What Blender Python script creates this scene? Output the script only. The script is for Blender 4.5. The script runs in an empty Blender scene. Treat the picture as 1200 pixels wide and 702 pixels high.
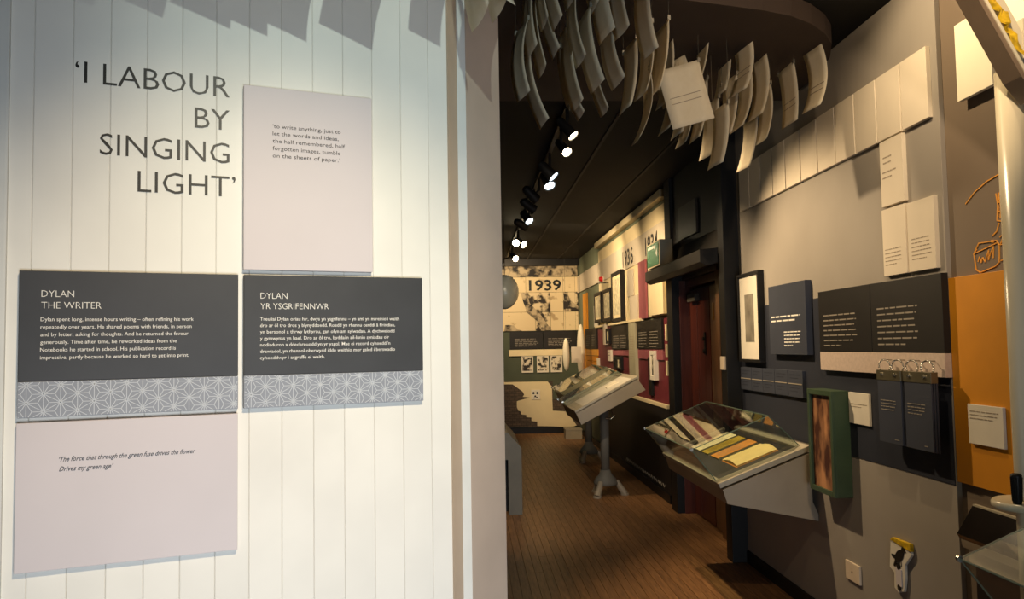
import bpy, bmesh, math, random
from mathutils import Vector, Matrix
random.seed(7)
SC = bpy.context.scene
COL = SC.collection

# ------------------------------------------------------------------ camera
def cam_axes(yaw, pitch, roll):
    y, p, r = map(math.radians, (yaw, pitch, roll))
    F = Vector((math.sin(y)*math.cos(p), math.cos(y)*math.cos(p), math.sin(p)))
    R = Vector((math.cos(y), -math.sin(y), 0)); U = R.cross(F)
    return R*math.cos(r)+U*math.sin(r), -R*math.sin(r)+U*math.cos(r), F
cR, cU, cF = cam_axes(2.914, 3.282, -0.975)
cd = bpy.data.cameras.new('camera'); cam = bpy.data.objects.new('camera', cd); COL.objects.link(cam)
cam.matrix_world = Matrix(((cR.x, cU.x, -cF.x, 0), (cR.y, cU.y, -cF.y, 0), (cR.z, cU.z, -cF.z, 1.6), (0, 0, 0, 1)))
cd.sensor_width = 36; cd.lens = 36*963.5/1200; cd.clip_start = 0.05
SC.camera = cam

# ------------------------------------------------------------------ light
SC.view_settings.view_transform = 'Standard'; SC.view_settings.look = 'None'
SC.view_settings.gamma = 1; SC.view_settings.exposure = 0.0
w = bpy.data.worlds.new('world'); SC.world = w; w.use_nodes = True
w.node_tree.nodes['Background'].inputs[0].default_value = (0.9, 0.8, 0.65, 1)
w.node_tree.nodes['Background'].inputs[1].default_value = 0.06

def aim(o, to):
    o.rotation_euler = (Vector(to)-o.location).to_track_quat('-Z', 'Y').to_euler()
def spot(loc, to, power, angle, color=(1, .78, .5), blend=.5, radius=.03):
    l = bpy.data.lights.new('spot_beam', 'SPOT'); l.energy = power; l.spot_size = math.radians(angle)
    l.spot_blend = blend; l.color = color; l.shadow_soft_size = radius
    o = bpy.data.objects.new('spot_beam', l); COL.objects.link(o); o.location = loc; aim(o, to); return o
def area(loc, to, power, sx, sy, color):
    l = bpy.data.lights.new('daylight', 'AREA'); l.energy = power; l.shape = 'RECTANGLE'; l.size = sx; l.size_y = sy; l.color = color; l.spread = math.radians(80)
    o = bpy.data.objects.new('daylight', l); COL.objects.link(o); o.location = loc; aim(o, to); return o
WARM = (1, .74, .44); COOL = (.72, .86, 1)
# window light from behind the camera
area((.9, -1.6, .6), (-.1, 2.3, .8), 25, 1.3, .9, (.80, .89, 1))
# ceiling spots in the near room, with one added corridor spot
spot((0.55, -0.1, 3.1), (-.55, 2.28, 1.36), 290, 42, (1, .80, .54), 1.0, .03)
spot((.40, -.20, 3.15), (-.05, 2.3, 2.42), 90, 44, (.84, 1, .90), .9, .02)
spot((.25, 5.35, 3.15), (.35, 8.3, .8), 150, 76, (1, .84, .62), .9, .03)  # unseen spot added to brighten the plinth, floor and globe lamp
spot((1.10, 1.75, 3.1), (2.0, 4.35, 2.45), 78, 72, (1, .76, .50), .5, .02)
spot((1.30, 3.15, 3.14), (2.0, 3.22, 2.62), 48, 120, (1, .76, .46), .6, .02)

# ------------------------------------------------------------------ materials
def lin(c):
    return tuple(((v/12.92) if v <= .04045 else ((v+.055)/1.055)**2.4) for v in c)
def hexc(h):
    return lin(tuple(int(h[i:i+2], 16)/255 for i in (0, 2, 4)))
MATS = {}
def mat(name, h, rough=.6, lo=.35, hi=.75, metal=0, var=.06, scale=9, bump=.02, spec=.3, emit=0, rnd=0, detail=3, h2=None, stretch=None):
    if name in MATS: return MATS[name]
    m = bpy.data.materials.new(name); m.use_nodes = True; nt = m.node_tree; N = nt.nodes; L = nt.links
    b = N['Principled BSDF']; c = hexc(h) if isinstance(h, str) else h
    tc = N.new('ShaderNodeTexCoord'); nz = N.new('ShaderNodeTexNoise'); nz.inputs['Scale'].default_value = scale; nz.inputs['Detail'].default_value = detail
    vec = tc.outputs['Object']
    o_ = N.new('ShaderNodeObjectInfo'); ml = N.new('ShaderNodeMath'); ml.operation = 'MULTIPLY'; ml.inputs[1].default_value = 37; L.new(o_.outputs['Random'], ml.inputs[0])
    va = N.new('ShaderNodeVectorMath'); va.operation = 'ADD'; L.new(vec, va.inputs[0]); L.new(ml.outputs[0], va.inputs[1]); vec = va.outputs[0]
    if stretch:
        mp = N.new('ShaderNodeMapping'); mp.inputs['Scale'].default_value = stretch; L.new(vec, mp.inputs[0]); vec = mp.outputs[0]
    L.new(vec, nz.inputs['Vector'])
    mx = N.new('ShaderNodeMix'); mx.data_type = 'RGBA'
    c2 = hexc(h2) if h2 else tuple(max(0, v*(1-3*var)) for v in c)
    mx.inputs[6].default_value = (*c, 1); mx.inputs[7].default_value = (*c2, 1)
    rp = N.new('ShaderNodeMapRange'); rp.inputs[1].default_value = lo; rp.inputs[2].default_value = hi
    L.new(nz.outputs[0], rp.inputs[0]); L.new(rp.outputs[0], mx.inputs[0])
    out = mx.outputs[2]
    if rnd:
        oi = N.new('ShaderNodeObjectInfo'); hs = N.new('ShaderNodeHueSaturation')
        mr = N.new('ShaderNodeMapRange'); mr.inputs[3].default_value = 1-rnd; mr.inputs[4].default_value = 1+rnd
        L.new(oi.outputs['Random'], mr.inputs[0]); L.new(mr.outputs[0], hs.inputs['Value']); L.new(out, hs.inputs['Color']); out = hs.outputs[0]
    L.new(out, b.inputs['Base Color'])
    b.inputs['Roughness'].default_value = rough; b.inputs['Metallic'].default_value = metal
    b.inputs['Specular IOR Level'].default_value = spec
    if bump:
        bp = N.new('ShaderNodeBump'); bp.inputs['Strength'].default_value = bump*5; bp.inputs['Distance'].default_value = .002
        L.new(nz.outputs[0], bp.inputs['Height']); L.new(bp.outputs[0], b.inputs['Normal'])
    if emit:
        b.inputs['Emission Color'].default_value = (*c, 1); b.inputs['Emission Strength'].default_value = emit
    MATS[name] = m; return m
cream = mat('painted_board', 'e9e6dc', .5, var=.03, scale=4)
post_paint = mat('warm_shaded_post_paint', 'c9b7a6', .6, var=.04, scale=5)  # dimmer warm light on the turned face put into the beige
post_pale = mat('pale_bead_paint', 'd9d9d2', .5, var=.03)
strip_warm_lit = mat('warm_lit_reveal_paint', 'd2bda4', .5, var=.03)  # warm light on the angled reveal put into the colour
charcoal = mat('charcoal_board', '3a3b3d', .5, var=.05)
lilac = mat('pale_lilac_board', 'cfc6c6', .5, var=.02, scale=3)
greystrip = mat('grey_pattern_ground', '8f939b', .5, var=.04, scale=20)
greyline = mat('pale_grey_ink', 'c3c7cb', .5, var=0, bump=0)
ink = mat('black_vinyl', '1d1d1c', .4, var=0, bump=0)
ink_brown = mat('soft_black_print', '35302c', .5, var=0, bump=0)
white_ink = mat('white_print', 'e8e4da', .6, var=0, bump=0)
dim_ink = mat('dim_white_print', '8f877a', .6, var=0, bump=0)
faint_ink = mat('faint_grey_print', '968876', .6, var=0, bump=0)
taupe = mat('taupe_wall_panel', '989086', .7, var=.03, scale=3, bump=.03)
brownwall = mat('brown_grey_wall', '776858', .7, var=.03, scale=3, bump=.03)
navy = mat('navy_graphic', '2c2f3a', .55, var=.04, scale=5)
navy_l = mat('navy_card', '3b3f4b', .5, var=.04, scale=5)
blackboard = mat('black_text_board', '1f1c1a', .5, var=.05)
pinkcream = mat('pink_cream_band', 'c9b5a6', .7, var=.05, scale=60)
pagecream = mat('cream_poem_board', 'dccfba', .65, var=.03, scale=3)
pagewhite = mat('white_card', 'ddd5c4', .6, var=.03)
orange = mat('orange_graphic', 'd18a1e', .55, var=.05, scale=5)
orangeline = mat('orange_ink', 'e09a3a', .5, var=0, bump=0)
green = mat('green_case_paint', '41523c', .45, var=.08, scale=6)
maroon = mat('maroon_graphic', '6d2a33', .55, var=.10, scale=7)
maroon_l = mat('dusty_pink_band', '98565c', .6, var=.06)
sage = mat('sage_wall', '6d7460', .7, var=.06, scale=3)
darksage = mat('dark_green_wall', '4b5242', .7, var=.07, scale=4)
corrcream = mat('cream_wall_graphic', 'e0cfa6', .65, var=.04, scale=3)
corrgrey = mat('pale_grey_band', 'c9bda8', .65, var=.04, scale=3)
black = mat('black_paint', '171514', .5, var=.08)
matblack = mat('matt_black_ceiling', '131212', .8, var=.1, scale=4)
navyblack = mat('dark_lower_wall', '1d1a1b', .5, var=.12)
raftm = mat('dark_brown_canopy', '40342d', .8, var=.06, scale=3)
woodfloor = mat('oak_floor_board', '9a7048', .42, var=.14, scale=5, rnd=.16, stretch=(14, 1.2, 14), h2='6c4a2e', spec=.4)
subfloor = mat('floor_underlay', '4a2e1c', .6, var=.15, scale=5, stretch=(16, 1.2, 1))
redwood = mat('red_brown_door_wood', '5e2a1c', .35, var=.15, scale=5, stretch=(8, 8, .8), spec=.5)
brownwood = mat('varnished_brown_wood', '6d4a30', .35, var=.18, scale=5, stretch=(6, 6, 1), spec=.5)
darkwood = mat('dark_door_frame_wood', '3a241a', .35, var=.12, scale=6, spec=.5)
casegrey = mat('grey_beige_case_paint', 'a39580', .45, var=.04, scale=6, spec=.4)
caserim = mat('pale_case_rim', 'b3a993', .4, var=.04, spec=.4)
casebed = mat('dark_case_bed', '3c3835', .6, var=.08)
steel = mat('brushed_steel', 'b5b0a5', .25, metal=.9, var=.05)
bronze = mat('khaki_metal_strip', '77705a', .35, metal=.6, var=.08)
postcream = mat('cream_enamel_post', 'd9cdb0', .25, var=.03, scale=3, spec=.6)
trough_m = mat('shaded_enamel_channel', '7d6a56', .4, var=.05, spec=.5)  # enamel darkened to carry the shade on the channel's underside
yellow = mat('yellow_crumpled_paper', 'f0c420', .6, var=.25, scale=30)
rubber = mat('black_rubber', '15120f', .5, var=.05)
plastic = mat('ivory_plastic', 'd8c6ae', .4, var=.03)
greyplastic = mat('grey_plinth_paint', '77736a', .55, var=.05)
redp = mat('red_plastic', 'c8201c', .4, var=.03)
signgreen = mat('green_exit_panel', '2f6a45', .3, var=.05)
bookcream = mat('cream_notebook_page', 'eadfb2', .6, var=.05, scale=20)
bookolive = mat('olive_notebook_cover', 'b59a35', .55, var=.10, scale=20)
bookorange = mat('orange_notebook_cover', 'd9913f', .55, var=.08, scale=20)
bookgold = mat('straw_notebook_page', 'ecd28c', .6, var=.05, scale=15)
print_bw = mat('black_and_white_print', 'd2c7b0', .5, lo=.45, hi=.56, var=.3, scale=14, h2='2a2622', detail=8, bump=0)
mural_photo = mat('torn_photo_mural', 'd0bd98', .6, lo=.47, hi=.56, scale=6, h2='2b241f', detail=12, bump=0)
mural_soft = mat('pale_mural_paper', 'd3bf97', .6, lo=.6, hi=.68, scale=6, h2='a9936f', detail=10, bump=0)
mural_top = mat('brick_photo_mural', 'b09f80', .6, lo=.42, hi=.60, scale=8, h2='1f1b18', detail=12, bump=0)
etch = mat('grey_etching_print', 'd9cfae', .5, scale=16, h2='7b7361', detail=10, bump=0)
sepia = mat('sepia_painting_print', 'c08a60', .5, lo=.42, hi=.60, scale=9, h2='4a2a20', detail=8, bump=0, stretch=(1, 1, .45))
glassy_black = mat('gloss_black_panel', '1a1512', .12, var=.1, spec=.6)

def brick_mat():
    m = bpy.data.materials.new('brown_brick_print'); m.use_nodes = True; nt = m.node_tree; N = nt.nodes; L = nt.links
    b = N['Principled BSDF']; tc = N.new('ShaderNodeTexCoord'); mp = N.new('ShaderNodeMapping'); mp.inputs['Rotation'].default_value = (math.pi/2, 0, 0)
    br = N.new('ShaderNodeTexBrick'); br.inputs['Scale'].default_value = 6
    br.inputs['Color1'].default_value = (*hexc('5b4a3a'), 1); br.inputs['Color2'].default_value = (*hexc('43372c'), 1); br.inputs['Mortar'].default_value = (*hexc('26201b'), 1)
    L.new(tc.outputs['Object'], mp.inputs[0]); L.new(mp.outputs[0], br.inputs['Vector']); L.new(br.outputs[0], b.inputs['Base Color']); b.inputs['Roughness'].default_value = .7
    return m
brickp = brick_mat()

def paper_mat():
    m = bpy.data.materials.new('translucent_paper'); m.use_nodes = True; nt = m.node_tree; N = nt.nodes; L = nt.links
    N.remove(N['Principled BSDF']); out = [n for n in N if n.type == 'OUTPUT_MATERIAL'][0]
    d = N.new('ShaderNodeBsdfDiffuse'); t = N.new('ShaderNodeBsdfTranslucent'); mx = N.new('ShaderNodeMixShader')
    nz = N.new('ShaderNodeTexNoise'); nz.inputs['Scale'].default_value = 6
    cr = N.new('ShaderNodeMix'); cr.data_type = 'RGBA'; cr.inputs[6].default_value = (*hexc('e6dcc6'), 1); cr.inputs[7].default_value = (*hexc('d8cbb0'), 1)
    L.new(nz.outputs[0], cr.inputs[0]); L.new(cr.outputs[2], d.inputs[0]); L.new(cr.outputs[2], t.inputs[0])
    mx.inputs[0].default_value = .28; L.new(d.outputs[0], mx.inputs[1]); L.new(t.outputs[0], mx.inputs[2]); L.new(mx.outputs[0], out.inputs[0])
    return m
paper = paper_mat()
def glass_mat():
    m = bpy.data.materials.new('display_glass'); m.use_nodes = True; nt = m.node_tree; N = nt.nodes; L = nt.links
    N.remove(N['Principled BSDF']); out = [n for n in N if n.type == 'OUTPUT_MATERIAL'][0]
    t = N.new('ShaderNodeBsdfTransparent'); t.inputs[0].default_value = (.94, .97, .95, 1)
    g = N.new('ShaderNodeBsdfGlossy'); g.inputs['Roughness'].default_value = .015
    fr = N.new('ShaderNodeFresnel'); ge = N.new('ShaderNodeNewGeometry'); mr = N.new('ShaderNodeMapRange'); mr.inputs[3].default_value = 1.5; mr.inputs[4].default_value = 1/1.5; L.new(ge.outputs['Backfacing'], mr.inputs[0]); L.new(mr.outputs[0], fr.inputs[0])
    mx = N.new('ShaderNodeMixShader'); L.new(fr.outputs[0], mx.inputs[0]); L.new(t.outputs[0], mx.inputs[1]); L.new(g.outputs[0], mx.inputs[2]); L.new(mx.outputs[0], out.inputs[0])
    return m
glass = glass_mat()
glass_edge = mat('green_glass_edge', '5d7565', .6, var=.03, spec=.6)
def lens_mat(name, c, s):
    m = bpy.data.materials.new(name); m.use_nodes = True; b = m.node_tree.nodes['Principled BSDF']
    b.inputs['Emission Color'].default_value = (*c, 1); b.inputs['Emission Strength'].default_value = s; return m
lens_warm = lens_mat('lit_warm_lens', (1, .82, .5), 40)
lens_cool = lens_mat('lit_pale_lens', (.8, .93, 1), 5)

# ------------------------------------------------------------------ builders
class MB:
    def __init__(s): s.v = []; s.f = []; s.smooth = False
    def add(s, V, F):
        n = len(s.v); s.v += [Vector(p) for p in V]; s.f += [tuple(i+n for i in f) for f in F]; return s
    def box(s, x0, y0, z0, x1, y1, z1, M=None):
        x0, x1 = sorted((x0, x1)); y0, y1 = sorted((y0, y1)); z0, z1 = sorted((z0, z1))
        V = [Vector(p) for p in ((x0,y0,z0),(x1,y0,z0),(x1,y1,z0),(x0,y1,z0),(x0,y0,z1),(x1,y0,z1),(x1,y1,z1),(x0,y1,z1))]
        if M: V = [M @ p for p in V]
        return s.add(V, [(0,3,2,1),(4,5,6,7),(0,1,5,4),(1,2,6,5),(2,3,7,6),(3,0,4,7)])
    def prism(s, P, a, b, fn):            # polygon P (2D), extruded a..b, fn maps (u,v,w) -> 3D
        n = len(P); V = [fn(u, v, a) for u, v in P]+[fn(u, v, b) for u, v in P]
        F = [tuple(range(n)), tuple(range(2*n-1, n-1, -1))]+[(i, i+n, (i+1) % n+n, (i+1) % n) for i in range(n)]
        return s.add(V, F)
    def quad(s, a, b, c, d): return s.add([a, b, c, d], [(0, 1, 2, 3)])
    def cyl(s, p, q, r, r2=None, n=14, caps=True):
        p, q = Vector(p), Vector(q); r2 = r if r2 is None else r2
        ax = (q-p).normalized(); u = ax.orthogonal().normalized(); v = ax.cross(u)
        V = []
        for c, rr in ((p, r), (q, r2)):
            V += [c+(u*math.cos(t)+v*math.sin(t))*rr for t in [2*math.pi*i/n for i in range(n)]]
        F = [(i, (i+1) % n, (i+1) % n+n, i+n) for i in range(n)]
        if caps: F += [tuple(range(n-1, -1, -1)), tuple(range(n, 2*n))]
        return s.add(V, F)
    def lathe(s, c, prof, n=20):
        c = Vector(c); V = []; m = len(prof)
        for r, z in prof: V += [c+Vector((r*math.cos(2*math.pi*i/n), r*math.sin(2*math.pi*i/n), z)) for i in range(n)]
        F = [(k*n+i, k*n+(i+1) % n, (k+1)*n+(i+1) % n, (k+1)*n+i) for k in range(m-1) for i in range(n)]
        F += [tuple(range(n-1, -1, -1)), tuple(range((m-1)*n, m*n))]
        s.smooth = True; return s.add(V, F)
    def tube(s, pts, r, n=6):
        for a, b in zip(pts, pts[1:]): s.cyl(a, b, r, n=n)
        return s
def link(name, mb, m, parent=None, bevel=0, origin=None):
    if parent is not None: off = Vector(parent['_o'])
    elif origin is not None: off = Vector(origin)
    else:
        lo = Vector((min(v.x for v in mb.v), min(v.y for v in mb.v), min(v.z for v in mb.v))); hi = Vector((max(v.x for v in mb.v), max(v.y for v in mb.v), max(v.z for v in mb.v)))
        off = (lo+hi)/2; off.z = lo.z
    me = bpy.data.meshes.new(name); me.from_pydata([tuple(v-off) for v in mb.v], [], mb.f)
    bm = bmesh.new(); bm.from_mesh(me); bmesh.ops.recalc_face_normals(bm, faces=bm.faces)
    if bevel:
        bmesh.ops.bevel(bm, geom=[e for e in bm.edges if len(e.link_faces) == 2 and e.calc_face_angle(0) > .6], offset=bevel, segments=2, affect='EDGES', profile=.6)
    bm.to_mesh(me); bm.free()
    if mb.smooth:
        for p in me.polygons: p.use_smooth = len(p.vertices) == 4
    me.materials.append(m)
    o = bpy.data.objects.new(name, me); COL.objects.link(o); o['_o'] = tuple(off)
    if parent is not None: o.parent = parent
    else: o.location = off
    return o
def tag(o, label, cat, group=None):
    o['label'] = label; o['category'] = cat
    if group: o['group'] = group
    return o
def thing(name, label, cat, loc, group=None):
    o = bpy.data.objects.new(name, None); COL.objects.link(o); o.location = loc; o['_o'] = tuple(loc); o.empty_display_size = .05
    return tag(o, label, cat, group)
def struct(name, mb, m, bevel=0):
    o = link(name, mb, m, None, bevel, origin=(0, 0, 0)); o['kind'] = 'structure'; return o

# frames: u along the wall (left to right as seen), v up, w out of the wall
class Frame:
    def __init__(s, O, eu, ev, ew): s.O, s.eu, s.ev, s.ew = map(Vector, (O, eu, ev, ew))
    def p(s, u, v, w=0): return s.O+s.eu*u+s.ev*v+s.ew*w
    def box(s, mb, u0, u1, v0, v1, w0, w1):
        V = [s.p(u, v, w) for u, v, w in ((u0,v0,w0),(u1,v0,w0),(u1,v1,w0),(u0,v1,w0),(u0,v0,w1),(u1,v0,w1),(u1,v1,w1),(u0,v1,w1))]
        return mb.add(V, [(0,3,2,1),(4,5,6,7),(0,1,5,4),(1,2,6,5),(2,3,7,6),(3,0,4,7)])
A = math.radians(68.72)
LW = Frame((-0.846, 2.172, 0), (math.sin(A), math.cos(A), 0), (0, 0, 1), (math.cos(A), -math.sin(A), 0))
RW = Frame((2.0, 0, 0), (0, -1, 0), (0, 0, 1), (-1, 0, 0))      # u = -Y
BW = Frame((0, 15.2, 0), (1, 0, 0), (0, 0, 1), (0, -1, 0))
def R(mb, y0, y1, z0, z1, w0, w1): return RW.box(mb, -y1, -y0, z0, z1, w0, w1)

def glyphs(lines, size, F, u, v, w, pitch, align='LEFT', cap=None, widths=None, thin=0, shear=0, squeeze=1):
    """lettering: one mesh of all lines; v is the first baseline; cap the wanted capital height"""
    mb = MB()
    for i, t in enumerate(lines):
        c = bpy.data.curves.new('t', 'FONT'); c.body = t; c.size = 1; c.resolution_u = 2; c.offset = thin; c.shear = shear; c.fill_mode = 'BOTH'
        o = bpy.data.objects.new('t', c); COL.objects.link(o); bpy.context.view_layer.update()
        me = bpy.data.meshes.new_from_object(o.evaluated_get(bpy.context.evaluated_depsgraph_get()))
        s = cap/.729 if cap else size
        if me.vertices:
            x0 = min(p.co.x for p in me.vertices); x1 = max(p.co.x for p in me.vertices)
            sx = s*squeeze
            if widths and widths[i]: sx = widths[i]/(x1-x0)
            ox = u if align == 'LEFT' else u-(x1-x0)*sx
            n = len(mb.v); 
            for p in me.vertices: mb.v.append(F.p(ox+(p.co.x-x0)*sx, v-i*pitch+p.co.y*s, w))
            for pl in me.polygons: mb.f.append(tuple(k+n for k in pl.vertices))
        bpy.data.objects.remove(o); bpy.data.meshes.remove(me); bpy.data.curves.remove(c)
    return mb
def lettering(parent, m, *a, **k): 
    o = link('lettering', glyphs(*a, **k), m, parent); return o
def bars(F, u, v, w, width, rows, pitch, h, rnd, mb=None):
    """rows of print too small to read: a run of short word-length marks"""
    mb = mb or MB()
    for i in range(rows):
        x = 0; end = width*(rnd.uniform(.86, 1) if i < rows-1 else rnd.uniform(.5, .8))
        while x < end:
            l = min(rnd.uniform(.022, .06)*width/.25, end-x); F.box(mb, u+x, u+x+l, v-i*pitch-h*.62, v-i*pitch, w, w+.0006); x += l+.008*width/.25
    return mb
rnd = random.Random(3)

# ------------------------------------------------------------------ setting
# floor
f = struct('floor', MB().box(-3, -3, -.08, 2.4, 15.4, -.010), subfloor)
x = -.24; k = 0
while x < 2.08:
    y = 4.3-rnd.uniform(0, 1.5)
    while y < 15.2:
        l = rnd.uniform(1.9, 3.3); a = max(y, 4.3); b = min(y+l, 15.2)
        if b-a > .15:
            bm_ = MB().box(x+.001, a+.001, -.010, x+.0595, b-.001, rnd.uniform(-.0004, .0004)); link('floor_board', bm_, woodfloor, f)
        y += l
    x += .061
# ceiling
struct('ceiling', MB().box(-3, -3, 3.2, 2.4, 15.4, 3.3), matblack)
for i, xx in enumerate((0.10, 1.05, 1.62)):
    struct('trim_%d' % (i+1), MB().box(xx-.012, 4.6, 3.19, xx+.012, 15.2, 3.2), mat('ceiling_seam', '33302c', .7))
struct('trim_4', MB().box(-.8, 15.0, 3.08, 2.0, 15.12, 3.2), black)
# left partition: separate vertical boards
wl = struct('wall_left', (lambda mb: LW.box(mb, -1.6, .84, 0, 3.2, -.08, -.014))(MB()), cream)
g0 = .0049-.0862*0.0
u = g0-.0862*18
while u < .83:
    mb = MB(); a, b = u+.0002, min(u+.0862, .842)-.0002
    P = [(a, -.014), (a, -.0016), (a+.0018, 0), (b-.0018, 0), (b, -.0016), (b, -.014)]
    mb.prism(P, 0, 3.2, lambda s, w_, z: LW.p(s, z, w_)); link('wall_board', mb, cream, wl); u += .0862
# end trim of the partition, a moulded post
def plan_post(name, P, m, parent=None):
    mb = MB().prism(P, 0, 3.2, lambda s, w_, z: LW.p(s, z, w_)); 
    return link(name, mb, m, parent) if parent else struct(name, mb, m, .001)
plan_post('trim_5', [(.842, .004), (.842, -.11), (.91, -.11), (.893, -.05)], strip_warm_lit)
plan_post('trim_6', [(.893, -.05), (.922, -.05), (.93, -.11), (.893, -.11)], post_pale)
plan_post('trim_7', [(.922, -.048), (.922, -.16), (1.07, -.20), (1.092, -.175)], post_paint)
# left edge: rounded corner trim
mb = MB(); LW.box(mb, -.345, -.305, 0, 3.2, -.01, .012); struct('trim_8', mb, post_pale, .006)
# hidden left wall of the corridor, back room walls
struct('wall_corridor_left', MB().box(-.9, 3.0, 0, -.8, 15.3, 3.2), darksage)
struct('wall_rear', MB().box(-3, -3.1, 0, 2.4, -3, 3.2), cream)
struct('wall_far_left', MB().box(-3.1, -3, 0, -3, 3.0, 3.2), cream)
struct('wall_back', MB().box(-.9, 15.2, 0, 2.2, 15.3, 3.2), darksage)
# right wall, brown base with a pale panel over it
wr = struct('wall_right', MB().box(2.022, -3, 0, 2.3, 6.14, 3.2), brownwall)
mb = MB(); R(mb, 3.345, 6.0, .09, 3.2, -.022, 0); struct('trim_9', mb, taupe, .002)
mb = MB(); R(mb, 3.352, 6.0, .995, 1.85, 0, .003); struct('trim_10', mb, navy)
mb = MB(); R(mb, 1.0, 6.0, 0, .088, -.022, .012); struct('baseboard_right', mb, black, .003)
mb = MB(); mb.box(1.885, 6.0, 0, 2.05, 6.14, 3.2); struct('trim_11', mb, black, .004)
# door recess
struct('wall_door_recess', MB().box(2.16, 6.14, 0, 2.3, 8.0, 3.2), black)
mb = MB().box(1.93, 7.78, 0, 2.3, 8.0, 3.2); mb.box(1.985, 8.0, 0, 2.3, 8.22, 3.2); struct('trim_12', mb, black, .003)
struct('trim_13', MB().box(1.96, 6.14, 2.5, 2.16, 7.78, 3.2), black, .003)
# corridor wall
wc = struct('wall_corridor', MB().box(2.02, 8.2, 0, 2.3, 15.2, 3.2), sage)
mb = MB(); R(mb, 8.22, 12.62, .09, .94, -.02, .02); struct('trim_14', mb, navyblack)
mb = MB(); R(mb, 8.22, 15.2, 0, .09, -.02, .035); struct('baseboard_corridor', mb, black)
mb = MB(); R(mb, 12.62, 15.2, .09, .94, -.02, .01); struct('trim_15', mb, darksage)
mb = MB(); R(mb, 8.22, 12.66, 3.10, 3.18, -.02, .06); struct('trim_16', mb, corrcream, .006)
mb = MB(); R(mb, 8.22, 12.66, 1.90, 3.05, -.02, 0); struct('trim_17', mb, corrcream)
mb = MB(); R(mb, 8.22, 12.66, 2.56, 2.87, 0, .012); struct('trim_18', mb, corrgrey)
mb = MB(); R(mb, 12.70, 15.2, 2.573, 2.88, -.02, .008); struct('trim_19', mb, corrgrey)
mb = MB(); R(mb, 8.27, 12.85, .985, 1.868, -.02, .002); struct('trim_20', mb, maroon)
for yy in (8.75, 9.3, 9.85, 10.6, 11.2, 11.9, 12.4):
    pass
mb = MB(); R(mb, 8.28, 12.7, .943, .982, -.02, .03); struct('trim_21', mb, corrcream, .003)
mb = MB(); R(mb, 9.38, 11.65, 1.872, 1.902, 0, .05); struct('trim_22', mb, corrcream, .003)
mb = MB(); R(mb, 12.1, 12.9, 1.872, 1.902, 0, .04); struct('trim_23', mb, corrcream, .003)
struct('baseboard_back', MB().box(-.8, 15.17, 0, 1.98, 15.2, .11), black)
# zig-zag line low on the dark corridor wall
mb = MB(); pts = []
for i in range(40): pts.append(RW.p(-(10.6-i*.055), .12+(.035 if i % 2 else 0), .022))
mb.tube(pts, .004, 4); tag(link('zigzag_line', mb, dim_ink), 'pale zigzag line running low along the dark corridor wall above its skirting', 'wall graphic')

# ------------------------------------------------------------------ left partition panels
def board(name, label, cat, F, u0, u1, v0, v1, t, m, group=None, w0=0, bevel=.0015):
    o = thing(name, label, cat, F.p((u0+u1)/2, v0, w0), group); mb = MB(); F.box(mb, u0, u1, v0, v1, w0, w0+t); link('board', mb, m, o, bevel); return o
def asanoha(F, u0, u1, v0, v1, w, a=.0425, lw=.0016):
    mb = MB(); h = a*math.sqrt(3)/2
    def clip(p, q):
        t0, t1 = 0, 1; dx, dy = q[0]-p[0], q[1]-p[1]
        for P, Q in ((-dx, p[0]-u0), (dx, u1-p[0]), (-dy, p[1]-v0), (dy, v1-p[1])):
            if abs(P) < 1e-9:
                if Q < 0: return None
            else:
                r = Q/P
                if P < 0: t0 = max(t0, r)
                else: t1 = min(t1, r)
        return None if t0 >= t1 else ((p[0]+dx*t0, p[1]+dy*t0), (p[0]+dx*t1, p[1]+dy*t1))
    def seg(p, q):
        c = clip(p, q)
        if not c: return
        (x0, y0), (x1, y1) = c; dx, dy = x1-x0, y1-y0; l = math.hypot(dx, dy)
        if l < 1e-5: return
        nx, ny = -dy/l*lw/2, dx/l*lw/2
        mb.quad(F.p(x0+nx, y0+ny, w), F.p(x1+nx, y1+ny, w), F.p(x1-nx, y1-ny, w), F.p(x0-nx, y0-ny, w))
    V = lambda i, j: (u0-.02+i*h, v0-.03+(j+(i % 2)/2)*a)
    ni, nj = int((u1-u0)/h)+4, int((v1-v0)/a)+4
    for i in range(-1, ni):
        for j in range(-1, nj):
            p = V(i, j); up = V(i, j+1); r1 = V(i+1, j) if i % 2 == 0 else V(i+1, j+1); r0 = V(i+1, j-1) if i % 2 == 0 else V(i+1, j)
            seg(p, up); seg(p, r1); seg(p, r0)
            for tri in ((p, up, r1), (p, r1, r0)):
                c = (sum(t[0] for t in tri)/3, sum(t[1] for t in tri)/3)
                for t in tri: seg(t, c)
    return mb
TH = .022
def text_panel(label, u0, u1, head, headw, bodyl, bodyw, x0, y_h, y_b, pit):
    o = thing('text_panel', label, 'sign', LW.p((u0+u1)/2, 1.447, 0))
    mb = MB(); LW.box(mb, u0, u1, 1.535, 1.806, 0, TH); link('board', mb, charcoal, o, .0015)
    mb = MB(); LW.box(mb, u0, u1, 1.447, 1.5345, 0, TH); b = link('patterned_band', mb, greystrip, o, .0015); b['label'] = 'grey band printed with a pale star lattice'
    link('star_lattice', asanoha(LW, u0+.002, u1-.002, 1.449, 1.5335, TH+.0006), greyline, b)
    lettering(o, white_ink, head, 1, LW, x0, y_h, TH+.001, .0285, cap=.0175, widths=headw, thin=-.012)
    lettering(o, white_ink, bodyl, 1, LW, x0-.001, y_b, TH+.001, pit, cap=.0098, widths=bodyw, thin=.002)
    return o
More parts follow.
